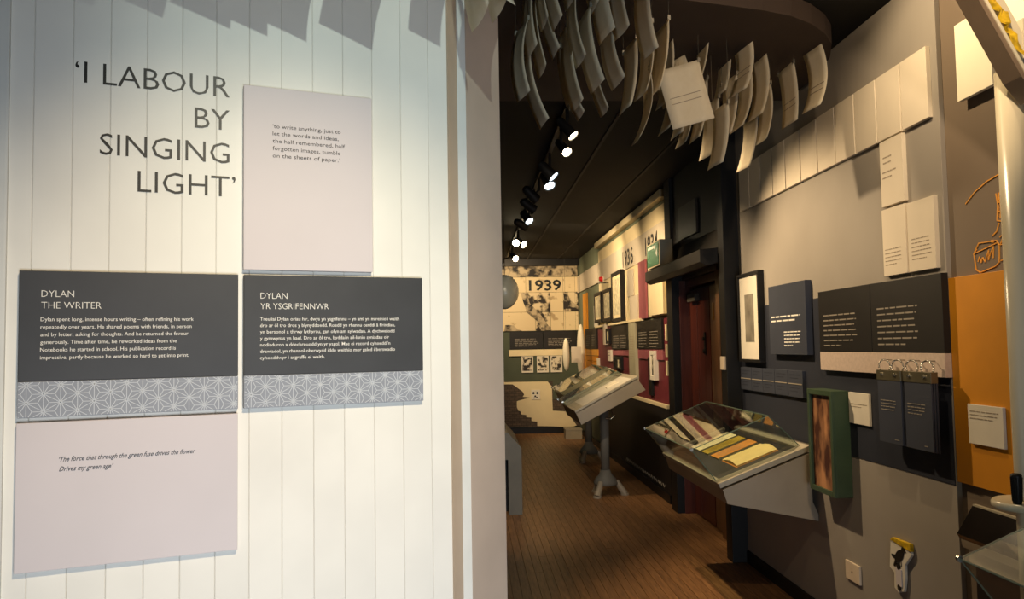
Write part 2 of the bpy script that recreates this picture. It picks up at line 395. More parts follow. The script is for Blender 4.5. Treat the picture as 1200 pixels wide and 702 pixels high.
text_panel('black panel headed DYLAN THE WRITER, grey star-patterned foot, on white boarded wall', -.276, .2325,
    ['DYLAN', 'THE WRITER'], [.071, .132],
    ['Dylan spent long, intense hours writing – often refining his work', 'repeatedly over years. He shared poems with friends, in person', 'and by letter, asking for thoughts. And he returned the favour', 'generously. Time after time, he reworked ideas from the', 'Notebooks he started in school. His publication record is', 'impressive, partly because he worked so hard to get into print.'],
    [.350, .345, .337, .309, .307, .339], -.228, 1.7415, 1.682, .0187)
text_panel('black panel headed DYLAN YR YSGRIFENNWR, grey star-patterned foot, under pale quote board', .247, .749,
    ['DYLAN', 'YR YSGRIFENNWR'], [.071, .184],
    ["Treuliai Dylan oriau hir, dwys yn ysgrifennu – yn aml yn mireinio'i waith", 'dro ar ôl tro dros y blynyddoedd. Roedd yn rhannu cerddi â ffrindiau,', 'yn bersonol a thrwy lythyrau, gan ofyn am sylwadau. A dychwelodd', "y gymwynas yn hael. Dro ar ôl tro, byddai'n ail-lunio syniadau o'r", "nodiaduron a ddechreuodd yn yr ysgol. Mae ei record cyhoeddi'n", 'drawiadol, yn rhannol oherwydd iddo weithio mor galed i berswadio', 'cyhoeddwyr i argraffu ei waith.'],
    [.388, .376, .374, .358, .361, .375, .174], .290, 1.7415, 1.682, .0175)
o = board('quote_board', 'tall pale lilac board with five-line quote, right of the wall title', 'sign', LW, .246, .601, 1.820, 2.327, TH, lilac)
lettering(o, ink_brown, ['‘to write anything, just to', 'let the words and ideas,', 'the half remembered, half', 'forgotten images, tumble', 'on the sheets of paper.’'], 1, LW, .322, 2.214, TH+.001, .0205, cap=.0115, widths=[.188, .182, .200, .187, .186])
o = board('quote_board', 'wide pale lilac board with two lines of script, below DYLAN THE WRITER', 'sign', LW, -.277, .232, 1.078, 1.435, TH, lilac)
lettering(o, ink, ['‘The force that through the green fuse drives the flower', 'Drives my green age’'], 1, LW, -.185, 1.338, TH+.001, .0235, cap=.012, widths=[.312, .120], shear=.42, thin=.012)
T = thing('wall_title', 'large black wall lettering reading I LABOUR BY SINGING LIGHT', 'lettering', LW.p(.03, 2.015, 0))
for i, (t_, w_) in enumerate((('‘I LABOUR', .374), ('BY', .089), ('SINGING', .316), ('LIGHT’', .229))):
    link('lettering', glyphs([t_], 1, LW, .227 if i == 3 else .211, 2.2925-.0912*i, .0015, .09, align='RIGHT', cap=.0595, widths=[w_+(.014 if i == 3 else 0)], thin=-.006), ink, T)

# ------------------------------------------------------------------ right wall
ys = [5.885, 5.665, 5.443, 5.222, 5.000, 4.765, 4.525, 4.296, 4.067, 3.840, 3.614, 3.387]
pos = ['first', 'second', 'third', 'fourth', 'fifth', 'sixth', 'seventh', 'eighth', 'ninth', 'tenth', 'last']
for i in range(11):
    y1, y0 = ys[i]-.006, ys[i+1]+.006
    board('poem_board', 'blank cream board in the top row of the right wall, %s from the dark pillar' % pos[i], 'wall board', RW, -y1, -y0, 2.556, 2.868, .02, pagecream, 'row of cream boards high on the right wall')
def textboard(name, label, cat, y0, y1, z0, z1, t, m, rows=None, im=faint_ink, group=None, w0=0):
    o = board(name, label, cat, RW, -y1, -y0, z0, z1, t, m, group, w0)
    if rows:
        mb = MB()
        for (u, v, wd, n, pit, h) in rows: bars(RW, -y1+u, v, w0+t+.0004, wd, n, pit, h, rnd, mb)
        link('print', mb, im, o)
    return o
textboard('poem_board', 'cream board with two small printed headings, directly under the top row', 'wall board', 3.618, 3.822, 2.235, 2.548, .02, pagecream, [(.03, 2.47, .09, 2, .026, .010), (.02, 2.40, .14, 2, .026, .010)])
textboard('poem_board', 'cream board with five lines low down, left one of the lower pair', 'wall board', 3.618, 3.828, 1.904, 2.222, .02, pagecream, [(.02, 2.03, .15, 5, .018, .006)])
textboard('poem_board', 'cream board with six lines low down, right one of the lower pair', 'wall board', 3.386, 3.602, 1.904, 2.216, .02, pagecream, [(.03, 2.05, .16, 6, .018, .006)])
# framed picture
def framed(label, y0, y1, z0, z1, fw, depth, mm, im, pic=None, fm=black, cat='picture', group=None):
    o = thing('picture_frame', label, cat, RW.p(-(y0+y1)/2, z0, 0), group)
    mb = MB(); R(mb, y0, y1, z0, z0+fw, 0, depth); R(mb, y0, y1, z1-fw, z1, 0, depth); R(mb, y0, y0+fw, z0+fw, z1-fw, 0, depth); R(mb, y1-fw, y1, z0+fw, z1-fw, 0, depth)
    link('frame', mb, fm, o, .002)
    mb = MB(); R(mb, y0+fw, y1-fw, z0+fw, z1-fw, 0, depth-.012); link('mount', mb, mm, o)
    if pic:
        mb = MB(); R(mb, pic[0], pic[1], pic[2], pic[3], depth-.013, depth-.010); link('print', mb, im, o)
    return o
framed('tall black framed picture with cream mount beside the dark pillar', 5.49, 5.93, 1.462, 2.094, .022, .045, pagewhite, mat('grey_photo_print', '8d8577', .5, var=.2, scale=8), (5.62, 5.80, 1.606, 1.941))
o = textboard('quote_sign', 'navy square sign with gold-white quotation between the framed picture and the black panels', 'sign', 4.716, 5.31, 1.522, 1.962, .04, navy_l, [(.04, 1.765, .50, 2, .026, .015), (.25, 1.665, .26, 5, .021, .011)], white_ink)
for i, (a, b) in enumerate([(5.976, 5.742), (5.736, 5.521), (5.515, 5.301), (5.295, 5.074), (5.068, 4.842)]):
    o = board('flap_card', 'small dark flap card with pale middle line, %s from the pillar in its row' % ['first', 'second', 'third', 'fourth', 'fifth'][i], 'card', RW, -a, -b, 1.262, 1.424, .02, navy_l, 'row of small dark flap cards', .003)
    mb = MB(); R(mb, b+.01, a-.01, 1.340, 1.346, .023, .026); link('hinge_line', mb, dim_ink, o)
    mb = bars(RW, -a+.03, 1.40, .0234, abs(a-b)-.06, 2, .02, .006, rnd); bars(RW, -a+.03, 1.32, .0234, abs(a-b)-.06, 2, .02, .006, rnd, mb); link('print', mb, navy, o)
textboard('text_panel', 'black panel of seven text lines, left one of the pair over the pale band', 'sign', 3.958, 4.562, 1.543, 1.879, .03, blackboard, [(.06, 1.745, .40, 7, .0275, .011)], dim_ink)
textboard('text_panel', 'black panel of seven text lines, right one of the pair beside the orange board', 'sign', 3.338, 3.953, 1.543, 1.879, .03, blackboard, [(.06, 1.755, .38, 7, .0285, .011)], dim_ink)
board('plain_band', 'speckled pink-cream band under the pair of black text panels', 'wall board', RW, -4.562, -3.338, 1.440, 1.541, .03, pinkcream)
# flip cards hung on rings
def flip(label, y0, y1, z0, z1, z2):
    o = thing('hanging_card', label, 'hanging card', RW.p(-(y0+y1)/2, z0, .06), 'ring-hung dark flip cards')
    for k in range(3):
        mb = MB(); R(mb, y0+.002*k, y1-.002*k, z0+.002*k, z1, .052+k*.010, .060+k*.010); link('card', mb, navy_l, o, .001)
    mb = MB(); R(mb, y0, y1, z1, z2, .050, .082); link('header_strip', mb, bronze, o, .002)
    mb = bars(RW, -y1+.03, z0+.20, .0812, (y1-y0)-.07, 4, .014, .006, rnd); bars(RW, -y0-.07, z0+.026, .0812, .05, 1, .02, .006, rnd, mb); link('print', mb, dim_ink, o)
    for yc in (y1-.05, y0+.05):
        mb = MB(); c = RW.p(-yc, z2+.018, .066); pts = [c+Vector((.028*math.cos(t)*.45, -.028*math.cos(t), .030*math.sin(t))) for t in [2*math.pi*i/18 for i in range(19)]]
        mb.tube(pts, .0034, 6); mb.smooth = True; link('ring', mb, steel, o)
        mb = MB(); mb.cyl(RW.p(-yc, z2-.02, .08), RW.p(-yc, z2-.02, .088), .008); link('rivet', mb, steel, o)
    for yc in (y1-.05, y0+.05):
        mb = MB(); mb.cyl(RW.p(-yc, z2+.046, .03), RW.p(-yc, z2+.046, .074), .003, n=6); link('peg', mb, steel, o)
flip('dark flip card hanging from two rings, the left one beside the white label card', 3.605, 3.821, 1.124, 1.415, 1.462)
flip('dark flip card hanging from two rings, the right one beside the orange board', 3.360, 3.583, 1.124, 1.415, 1.462)
textboard('label_card', 'small cream label card on navy wall between green case and flip cards', 'label', 4.044, 4.266, 1.171, 1.332, .012, pagewhite, [(.02, 1.275, .18, 2, .014, .005)], faint_ink, None, .003)
# green wall case
G = thing('wall_case', 'shallow green wooden wall case holding a reddish brown picture', 'display case', (1.96, 4.39, .775))
y0, y1, z0, z1, xf, fw = 4.285, 4.60, .775, 1.335, 1.912, .028
mb = MB(); mb.box(xf, y0, z0, 1.999, y0+.02, z1); mb.box(xf, y1-.02, z0, 1.999, y1, z1); mb.box(xf, y0+.02, z0, 1.999, y1-.02, z0+.02); mb.box(xf, y0+.02, z1-.02, 1.999, y1-.02, z1)
link('box', mb, green, G, .002)
mb = MB(); mb.box(xf-.012, y0, z0, xf, y0+fw, z1); mb.box(xf-.012, y1-fw, z0, xf, y1, z1); mb.box(xf-.012, y0+fw, z0, xf, y1-fw, z0+fw); mb.box(xf-.012, y0+fw, z1-fw, xf, y1-fw, z1)
link('front_frame', mb, green, G, .002)
mb = MB().box(xf+.006, y0+.02, z0+.02, xf+.012, y1-.02, z1-.02); link('picture', mb, sepia, G)
# orange board, card, bright board
board('colour_board', 'plain orange board on the brown wall behind the round post', 'wall board', RW, -3.340, -2.90, 1.012, 1.855, .02, orange, None, -.021)
textboard('label_card', 'cream label card fixed on the orange board', 'label', 3.007, 3.226, 1.184, 1.340, .012, pagewhite, [(.015, 1.315, .18, 3, .014, .005)], faint_ink)
board('wall_sheet', 'bright cream blank board on brown wall beneath the sloping channel', 'wall board', RW, -3.180, -2.955, 2.557, 2.870, .02, mat('white_board', 'f0e6cc', .5, var=.01), None, 0)
board('wall_sheet', 'pale board added for the brightly lit wall behind the sloping channel, top right corner', 'wall board', RW, -2.88, -2.30, 2.56, 3.15, .02, MATS['white_board'], None, 0)  # white board stands in for overexposed wall, brightness put into its colour
# switch plate + blank plate
o = board('blank_plate', 'square ivory blanking plate low on the right wall', 'socket plate', RW, -4.389, -4.229, .336, .433, .012, plastic, None, 0, .003)
mb = MB(); mb.cyl(RW.p(-4.31, .385, .012), RW.p(-4.31, .385, .015), .004, n=8); link('screw', mb, ink_brown, o)
o = board('light_switch', 'small ivory switch plate on the black pillar left of the framed picture', 'switch', Frame((1.885, 0, 0), (0, -1, 0), (0, 0, 1), (-1, 0, 0)), -6.12, -6.02, 1.40, 1.50, .014, plastic, None, 0, .003)
# bird hanging object
K = thing('bird_plaque', 'small cream plaque with black bird and yellow top hung low on wall', 'wall ornament', RW.p(-3.80, .42, 0))
out = [(3.883, .653), (3.71, .668), (3.700, .622), (3.762, .562), (3.764, .497), (3.780, .437), (3.829, .419), (3.865, .433), (3.862, .504), (3.902, .520)]
mb = MB().prism([(-a, b) for a, b in out], .003, .016, lambda a, b, c: RW.p(a, b, c)); link('plaque', mb, pagewhite, K, .002)
mb = MB().prism([(-3.883, .653), (-3.70, .638), (-3.705, .672), (-3.86, .668)], .002, .020, lambda a, b, c: RW.p(a, b, c)); link('yellow_top', mb, yellow, K, .001)
def ell(cx, cz, rx, rz, t, n=16):
    return [(cx+rx*math.cos(a)*math.cos(t)-rz*math.sin(a)*math.sin(t), cz+rx*math.cos(a)*math.sin(t)+rz*math.sin(a)*math.cos(t)) for a in [2*math.pi*i/n for i in range(n)]]
mb = MB(); pf = lambda a, b, c: RW.p(a, b, c)
mb.prism(ell(-3.806, .594, .048, .024, .62), .016, .0185, pf); mb.prism(ell(-3.768, .630, .016, .013, 0), .016, .0187, pf)
mb.prism([(-3.757, .634), (-3.742, .624), (-3.760, .622)], .016, .0183, pf); mb.prism([(-3.835, .592), (-3.878, .588), (-3.872, .576), (-3.83, .568)], .016, .0181, pf)
mb.prism([(-3.845, .568), (-3.832, .560), (-3.848, .535), (-3.864, .536)], .016, .0179, pf); mb.box(*RW.p(-3.808, .545, .016), *RW.p(-3.804, .575, .018)); mb.box(*RW.p(-3.793, .548, .016), *RW.p(-3.789, .578, .018))
o = link('bird', mb, ink, K); o['label'] = 'black bird silhouette'
mb = MB(); RW.box(mb, -3.84, -3.79, .455, .535, .016, .020); link('inset_strip', mb, lilac, K); 
mb = MB(); mb.cyl(RW.p(-3.815, .545, .016), RW.p(-3.815, .545, .021), .016); mb.cyl(RW.p(-3.815, .446, .016), RW.p(-3.815, .446, .021), .014); link('round_mark', mb, ink, K)
# orange doodles on brown wall
D = thing('line_drawing', 'orange hand-drawn line sketch of a face and open book above the orange board', 'wall graphic', RW.p(-3.08, 1.86, -.02))
def stroke(pts, r=.0028):
    mb = MB(); mb.tube([RW.p(-a, b, -.020) for a, b in pts], r, 4); link('stroke', mb, orangeline, D)
stroke([(3.223, 2.148), (3.16, 2.185), (3.08, 2.212), (2.974, 2.230), (2.90, 2.235)])
stroke([(3.03, 2.05), (3.02, 2.12), (3.00, 2.165), (2.97, 2.175), (2.93, 2.16), (2.92, 2.08)])
for k in range(7):
    a = 3.025-k*.015; stroke([(a, 2.055+rnd.uniform(0, .02)), (a-.006, 2.10+rnd.uniform(-.01, .01)), (a+.004, 2.155)])
stroke([(3.03, 2.05), (2.98, 2.04), (2.93, 2.06)]); stroke([(3.028, 2.085), (2.98, 2.075), (2.93, 2.09)]); stroke([(3.02, 2.12), (2.98, 2.11), (2.93, 2.12)])
stroke([(3.02, 2.04), (3.035, 2.01), (3.065, 1.995)]); stroke([(2.95, 2.04), (2.97, 2.005), (3.02, 1.985)]); stroke([(3.07, 1.977), (3.055, 1.973)], .006)
stroke([(3.165, 1.955), (3.185, 1.94), (3.175, 1.875), (3.150, 1.862), (3.055, 1.877), (3.030, 1.890), (3.025, 1.955), (3.04, 1.975), (3.150, 1.978), (3.185, 1.94), (3.04, 1.965)])
stroke([(3.02, 1.955), (2.995, 1.985), (2.93, 2.0)]); stroke([(3.02, 1.895), (2.93, 1.915)]); stroke([(3.015, 1.955), (2.93, 1.965)])
stroke([(3.16, 1.905), (3.15, 1.925), (3.14, 1.90), (3.13, 1.92), (3.115, 1.90), (3.105, 1.92), (3.09, 1.945), (3.095, 1.905), (3.08, 1.93), (3.06, 1.955), (3.065, 1.91)], .0025)

# ------------------------------------------------------------------ display cases
S = math.atan2(.992-.785, 1.961-1.416)
def case(label, x0, z0, y0, y1, L, ang, body, wall_side=True, stand=False, hood_h=.22, near=.10):
    """tilted tray; x0,z0 = low front edge of the rim; L = slope length"""
    ca, sa = math.cos(ang), math.sin(ang)
    F = Frame((x0, y0, z0), (ca, 0, sa), (0, 1, 0), (-sa, 0, ca))       # u up-slope, v along Y, w normal
    o = thing('display_case', label, 'display case', (x0+L*ca/2, (y0+y1)/2, 0 if stand else z0-.2)); W_ = y1-y0
    mb = MB(); mb.prism(body, y0, y1, lambda a, b, c: Vector((a, c, b))); link('body', mb, casegrey, o, .003)
    mb = MB(); F.box(mb, 0, .035, 0, W_, -.03, .0); F.box(mb, L-.045, L, 0, W_, -.03, .0); F.box(mb, .035, L-.045, 0, near, -.03, .0); F.box(mb, .035, L-.045, W_-.04, W_, -.03, .0)
    link('rim', mb, caserim, o, .003)
    mb = MB(); F.box(mb, .035, L-.045, near, W_-.04, -.03, -.018); link('bed', mb, casebed, o)
    # glass hood
    uf, ub, v0, v1, h = .012, L-.03, near-.012, W_-.02, hood_h
    tf, tb = -.25*h, L-.03-.48*h
    prof = [(uf, .001), (ub, .001), (tb, h*1.05), (tf, h)]
    for nm, (a, b) in (('front_pane', (0, 3)), ('back_pane', (1, 2)), ('top_pane', (3, 2))):
        (ua, wa), (ub_, wb) = prof[a], prof[b]; nx, nw = -(wb-wa), ub_-ua; l = math.hypot(nx, nw); nx, nw = nx/l*.004, nw/l*.004
        mb = MB(); mb.prism([(ua, wa), (ub_, wb), (ub_+nx, wb+nw), (ua+nx, wa+nw)], v0, v1, lambda p, q, r: F.p(p, r, q)); link(nm, mb, glass, o)
    for nm, v in (('near_pane', v0), ('far_pane', v1)):
        mb = MB(); mb.prism(prof, v-.004 if nm == 'far_pane' else v, v if nm == 'far_pane' else v+.004, lambda p, q, r: F.p(p, r, q)); link(nm, mb, glass, o)
    mb = MB()
    P = [F.p(u_, v_, w_) for v_ in (v0, v1) for u_, w_ in prof]
    for a, b in ((3, 2), (7, 6), (2, 6), (3, 7), (0, 3), (1, 2), (4, 7), (5, 6)): mb.cyl(P[a], P[b], .0028, n=6)
    link('glass_edge', mb, glass_edge, o)
    for p in (P[3], P[7]):
        mb = MB(); mb.cyl(p-Vector((0, .006, 0)), p+Vector((0, .006, 0)), .010, n=10); link('corner_clip', mb, steel, o)
    if stand:
        cx, cy = x0+L*ca*.56, y0+.42
        zt = min(z0+L*sa*.45, z0+.2)-.12
        mb = MB().lathe((cx, cy, 0), [(.048, .24), (.05, zt)], 18); link('column', mb, greyplastic, o)
        mb = MB().box(cx-.16, cy-.12, zt-.02, cx+.10, cy+.12, zt+.02); link('head_plate', mb, greyplastic, o, .004)
        mb = MB().lathe((cx, cy, 0), [(.12, .11), (.13, .13), (.11, .18), (.07, .22), (.052, .27)], 22); link('base_bell', mb, greyplastic, o)
        for k in range(3):
            t = 2.0*math.pi*k/3-2.2; q = Vector((math.cos(t), math.sin(t), 0)); mb = MB(); c = Vector((cx, cy, 0))
            mb.cyl(c+q*.11+Vector((0, 0, .15)), c+q*.20+Vector((0, 0, .015)), .030, .038, n=10); mb.cyl(c+q*.20, c+q*.20+Vector((0, 0, .022)), .045, n=12); link('foot', mb, casegrey, o, .002)
        mb = MB(); mb.tube([(cx+.06, cy-.06, zt-.04), (cx+.09, cy-.12, zt-.12), (cx+.05, cy-.12, zt-.15), (cx+.0, cy-.11, zt-.14)], .008, 8); link('crank_handle', mb, steel, o)
    return o, F
# near case on the right wall
C, FC = case('near tilted glass display case fixed to the right wall with four notebooks', 1.416, .79, 4.733, 6.13, .583, S,
    [(1.440, .755), (1.940, .945), (1.967, .955), (1.967, .673), (1.998, .600), (1.998, .560), (1.465, .672)])
def book(label, va, vb, ua, ub, m, curl=False, page=None):
    o = thing('notebook', label, 'notebook', FC.p((ua+ub)/2, (va+vb)/2, -.018), 'notebooks in the near glass case')
    if curl:
        n = 10; P = [(0, .0)]; top = []; bot = []
        for i in range(n+1):
            t = i/n; h = .010+.020*math.sin(math.pi*min(1, t*1.15))*(1 if t < .5 else .8)
            top.append((va+(vb-va)*t, h-.018)); bot.append((va+(vb-va)*t, -.0175))
        mb = MB(); mb.prism(bot+top[::-1], ua, ub, lambda p, q, r: FC.p(r, p, q)); link('pages', mb, m, o, .001)
        mb = MB(); FC.box(mb, ua-.006, ub+.004, va-.006, vb+.006, -.018, -.0165); link('cover', mb, bookorange, o)
    else:
        mb = MB(); FC.box(mb, ua, ub, va, vb, -.018, -.008); link('pages', mb, bookcream, o, .001)
        mb = MB(); FC.box(mb, ua-.002, ub+.002, va-.002, vb+.002, -.0079, -.006); link('cover', mb, m, o, .001)
    mb = MB(); r2 = random.Random(int(va*100)); z = -.0056 if not curl else .012
    if not curl:
        for i in range(9):
            vv = va+.02+(vb-va-.04)*i/8; FC.box(mb, ua+.03, ub-.02-r2.uniform(0, .06), vv, vv+.003, -.0059, -.0056)
        link('handwriting', mb, faint_ink if m is not bookolive else brownwood, o)
base = 4.733
book('slim cream notebook, farthest of the four in the near case', 5.75-base, 5.97-base, .19, .47, bookcream)
book('olive yellow notebook, second from the far end in the near case', 5.56-base, 5.70-base, .19, .47, bookolive)
book('orange brown notebook, third from the far end in the near case', 5.33-base, 5.49-base, .19, .47, bookorange)
book('thick straw-coloured open notebook with curling pages, nearest in the case', 4.98-base, 5.27-base, .20, .47, bookgold, True)
# corridor cases
angA = math.atan2(.378, .719)
def free_case(label, y0, y1, dx=0, near=.05):
    ca, sa = math.cos(angA), math.sin(angA); L = .812
    L = .745; body = [(1.06+dx, .917), (1.70+dx, 1.255), (1.788+dx, 1.132), (1.115+dx, .790)]
    return case(label, 1.05+dx, .931, y0, y1, L, angA, body, False, True, .06, near)
CA, FA = free_case('tilted grey display case on pedestal stand, nearer one along the corridor', 8.41, 9.63, 0, .74)
CB, FB = free_case('tilted grey display case on pedestal stand, farther one near the back wall', 10.98, 12.35, .19)
def slab(name, label, cat, F, u0, u1, v0, v1, w0, w1, m, group=None):
    mb = MB(); F.box(mb, u0, u1, v0, v1, w0, w1); return tag(link(name, mb, m, None, .001), label, cat, group)
slab('sheet_of_paper', 'large white paper sheet lying in the nearer corridor case', 'paper', FA, .10, .68, .04, .70, .0005, .002, pagewhite)
slab('sheet_of_paper', 'grey paper sheet at the far upper end of the nearer corridor case', 'paper', FA, .20, .60, .80, 1.12, -.018, -.014, corrgrey)
slab('book', 'small white book on the paper in the nearer corridor case', 'book', FA, .44, .58, .30, .44, .0025, .02, MATS['white_board'])
for i, (v, lab) in enumerate(((.80, 'nearest'), (.98, 'middle'), (1.16, 'farthest'))):
    slab('notebook', 'straw-coloured notebook in the farther corridor case, %s of three' % lab, 'notebook', FB, .24, .52, v, v+.13, -.018, -.006, bookgold, 'notebooks in the farther corridor case')
slab('sheet_of_paper', 'crumpled pale sheet at the top far end of the farther corridor case', 'paper', FB, .45, .66, .90, 1.12, -.018, .03, corrgrey)
# near right corner case (mostly outside the frame)
mb = MB(); mb.prism([(1.999, .935), (1.985, .938), (1.915, .83), (1.925, .812), (1.999, .812)], 2.56, 3.22, lambda a, b, c: Vector((a, c, b)))
P_ = thing('reading_desk', 'dark sloping gloss panel with pale top edge below orange board', 'reading desk', (1.97, 2.9, 0))
link('sloping_panel', mb, glassy_black, P_, .002)
mb = MB().box(1.983, 2.57, .937, 1.999, 3.215, .944); link('top_edge', mb, caserim, P_)
mb = MB().prism([(1.999, .811), (1.925, .811), (1.930, .78), (1.955, .77), (1.955, .72), (1.999, .72)], 2.56, 3.21, lambda a, b, c: Vector((a, c, b))); link('ledge', mb, casegrey, P_, .002)
mb = MB().box(1.955, 2.56, .0, 1.999, 3.17, .719); link('cabinet', mb, navyblack, P_, .003)
case('near tilted glass display case cut off by the lower right corner', 1.586, .755, 1.10, 2.46, .44, S,
    [(1.606, .722), (1.98, .865), (1.99, .673), (1.998, .600), (1.998, .560), (1.635, .672)])

# ------------------------------------------------------------------ round post with channel
Pst = thing('round_post', 'cream round enamelled post with plate and bracket at right edge', 'post', (1.865, 2.65, 0))
px_, py_ = 1.836, 2.65
mb = MB().lathe((px_, py_, 0), [(.047, 0), (.047, 2.50)], 28); link('shaft', mb, postcream, Pst)
mb = MB().lathe((px_-.01, py_, 0), [(.104, 1.040), (.110, 1.046), (.110, 1.060), (.104, 1.066)], 32); link('round_shelf', mb, postcream, Pst)
mb = MB().cyl((px_+.02, py_-.012, 2.50), (px_+.02, py_-.012, 2.50), .03); 
mb = MB(); mb.box(1.842, 2.58, 2.50, 1.862, 2.66, 2.66); mb.box(1.862, 2.62, 2.50, 1.93, 2.66, 2.53); mb.box(1.862, 2.62, 2.63, 1.93, 2.66, 2.66); mb.box(1.90, 2.58, 2.53, 1.925, 2.66, 2.63); link('bracket', mb, postcream, Pst, .003)
mb = MB(); mb.cyl((1.862, 2.57, 2.665), (1.905, 2.57, 2.68), .006, n=8); mb.cyl((1.88, 2.56, 2.52), (1.90, 2.56, 2.50), .012, n=10); link('bolt', mb, steel, Pst)
H = thing('handle', 'black ribbed upright grip standing on the round shelf of the post', 'handle', (1.755, 2.60, 1.066))
mb = MB().lathe((1.753, 2.60, 0), [(.0125, 1.066), (.014, 1.072), (.0165, 1.15), (.017, 1.158), (.013, 1.163)], 18); link('grip', mb, rubber, H)
mb = MB()
for k in range(18):
    t = 2*math.pi*k/18; mb.cyl((1.753+.014*math.cos(t), 2.60+.014*math.sin(t), 1.075), (1.753+.0165*math.cos(t), 2.60+.0165*math.sin(t), 1.152), .0016, n=5)
link('rib', mb, rubber, H)
# sloping channel (trough) from the post up to the ceiling
a3 = Vector((1.825, 2.545, 2.463)); b3 = Vector((1.475, 2.545, 3.14)); dr = (b3-a3).normalized(); up = Vector((0, 1, 0)).cross(dr)
up = up if up.x > 0 else -up
CHf = Frame(a3, dr, (0, 1, 0), up); Ln = (b3-a3).length
Ch = thing('sloping_channel', 'beige sloping metal channel rising from the post to the ceiling', 'channel', a3)
mb = MB(); CHf.box(mb, 0, Ln, -.045, .045, -.060, -.054); link('channel_bottom', mb, trough_m, Ch)
mb = MB(); CHf.box(mb, 0, Ln, -.045, -.040, -.054, -.044); link('channel_side', mb, trough_m, Ch, .001)
mb = MB(); CHf.box(mb, -.02, Ln, .040, .045, -.054, .085); link('channel_side', mb, postcream, Ch, .001)
mb = MB(); CHf.box(mb, 0, Ln, -.050, -.036, -.046, -.036); link('rolled_edge', mb, postcream, Ch, .002)
mb = MB(); mb.prism([(0, -.06), (0, -.02), (-.06, -.02), (-.085, -.045)], -.045, .045, lambda a, b, c: CHf.p(a, c, b)); link('end_plate', mb, trough_m, Ch, .002)
Y_ = thing('crumpled_paper', 'bright yellow crumpled paper strip lying in the sloping channel', 'paper', CHf.p(.3, 0, 0))
mb = MB(); r3 = random.Random(11); n = 30; rows = []
for i in range(n):
    t = .06+(Ln-.08)*i/(n-1); rows.append([CHf.p(t+r3.uniform(-.01, .01), -.012+.009*j+r3.uniform(-.006, .006), -.004+.016*j+r3.uniform(-.014, .014)) for j in range(4)])
for i in range(n-1):
    for j in range(3): mb.quad(rows[i][j], rows[i][j+1], rows[i+1][j+1], rows[i+1][j])
link('strip', mb, yellow, Y_)

# ------------------------------------------------------------------ hanging papers
RF = thing('ceiling_canopy', 'dark brown canopy panel with rounded corner under the ceiling above hanging papers', 'canopy', (1.0, 4.5, 3.1))
cp = [(-.78, 3.02), (-.3, 3.13), (.4, 3.32), (1.07, 3.50), (1.34, 3.575), (1.50, 3.64), (1.63, 3.73), (1.75, 3.85), (1.84, 3.98), (1.92, 4.18), (1.965, 4.40), (1.98, 4.60), (1.98, 4.95), (-.78, 4.95)]
mb = MB().prism(cp, 3.1, 3.199, lambda a, b, c: Vector((a, b, c))); link('panel', mb, raftm, RF, .004)
cyaw = math.radians(2.914)
def at(px, py, Y):
    d = cF*963.5+cR*(px-600)-cU*(py-351); return Vector((0, 0, 1.6))+d*(Y/d.y)
ORD = []
def sheet(corner, h, ang=28, bow=.03, lean=0.0, wd=.212, curl=.008, wires=True, label=None, roll=0, lines=False, top=3.1):
    """corner = lower far corner; ang = how far the sheet is turned off the line of sight, lean = sideways drift of the top"""
    a = math.radians(ang); du = Vector((math.sin(a), -math.cos(a), 0)); nn = Vector((math.cos(a), math.sin(a), 0))
    NU, NV = 4, 10; mb = MB(); T = .0005
    rl = math.radians(roll)
    def P(i, j, s):
        u_ = wd*i/NU; t = j/NV; v_ = h*t
        uu = u_*math.cos(rl)-v_*math.sin(rl); vv = u_*math.sin(rl)+v_*math.cos(rl)
        off = bow*4*t*(1-t)+lean*t+curl*4*(i/NU)*(1-i/NU)
        return corner+du*uu+nn*(off+s*T)+Vector((0, 0, vv))
    for s in (-1, 1):
        for j in range(NV+1):
            for i in range(NU+1): mb.v.append(P(i, j, s))
    M = (NU+1)*(NV+1); q = lambda i, j, k: k*M+j*(NU+1)+i
    for k in (0, 1):
        for j in range(NV):
            for i in range(NU): mb.f.append((q(i, j, k), q(i+1, j, k), q(i+1, j+1, k), q(i, j+1, k)))
    for i in range(NU):
        for j in (0, NV): mb.f.append((q(i, j, 0), q(i+1, j, 0), q(i+1, j, 1), q(i, j, 1)))
    for j in range(NV):
        for i in (0, NU): mb.f.append((q(i, j, 0), q(i, j+1, 0), q(i, j+1, 1), q(i, j, 1)))
    mb.smooth = True
    o = thing('hanging_paper', label or '', 'paper', corner, 'paper sheets hanging under the canopy')
    link('sheet', mb, paper, o)
    if wires:
        for i in (0, NU):
            tp = P(i, NV, 0)
            if tp.z < top-.02:
                m2 = MB(); m2.cyl(tp-Vector((0, 0, .006)), Vector((tp.x, tp.y, top)), .0012, n=5); link('wire', m2, steel, o)
                m2 = MB(); m2.box(tp.x-.006, tp.y-.006, tp.z-.012, tp.x+.006, tp.y+.006, tp.z+.008); link('clip', m2, steel, o)
    if lines:
        m2 = MB()
        for k_ in lines:
            p0, p1 = P(.5, k_, -3), P(NU-.5, k_, -3); r4 = (p1-p0); nrm = Vector((0, 0, 1)); wv = nrm*.004
            m2.quad(p0, p0+r4*.97, p0+r4*.97+wv, p0+wv)
        link('print', m2, faint_ink, o)
    return o
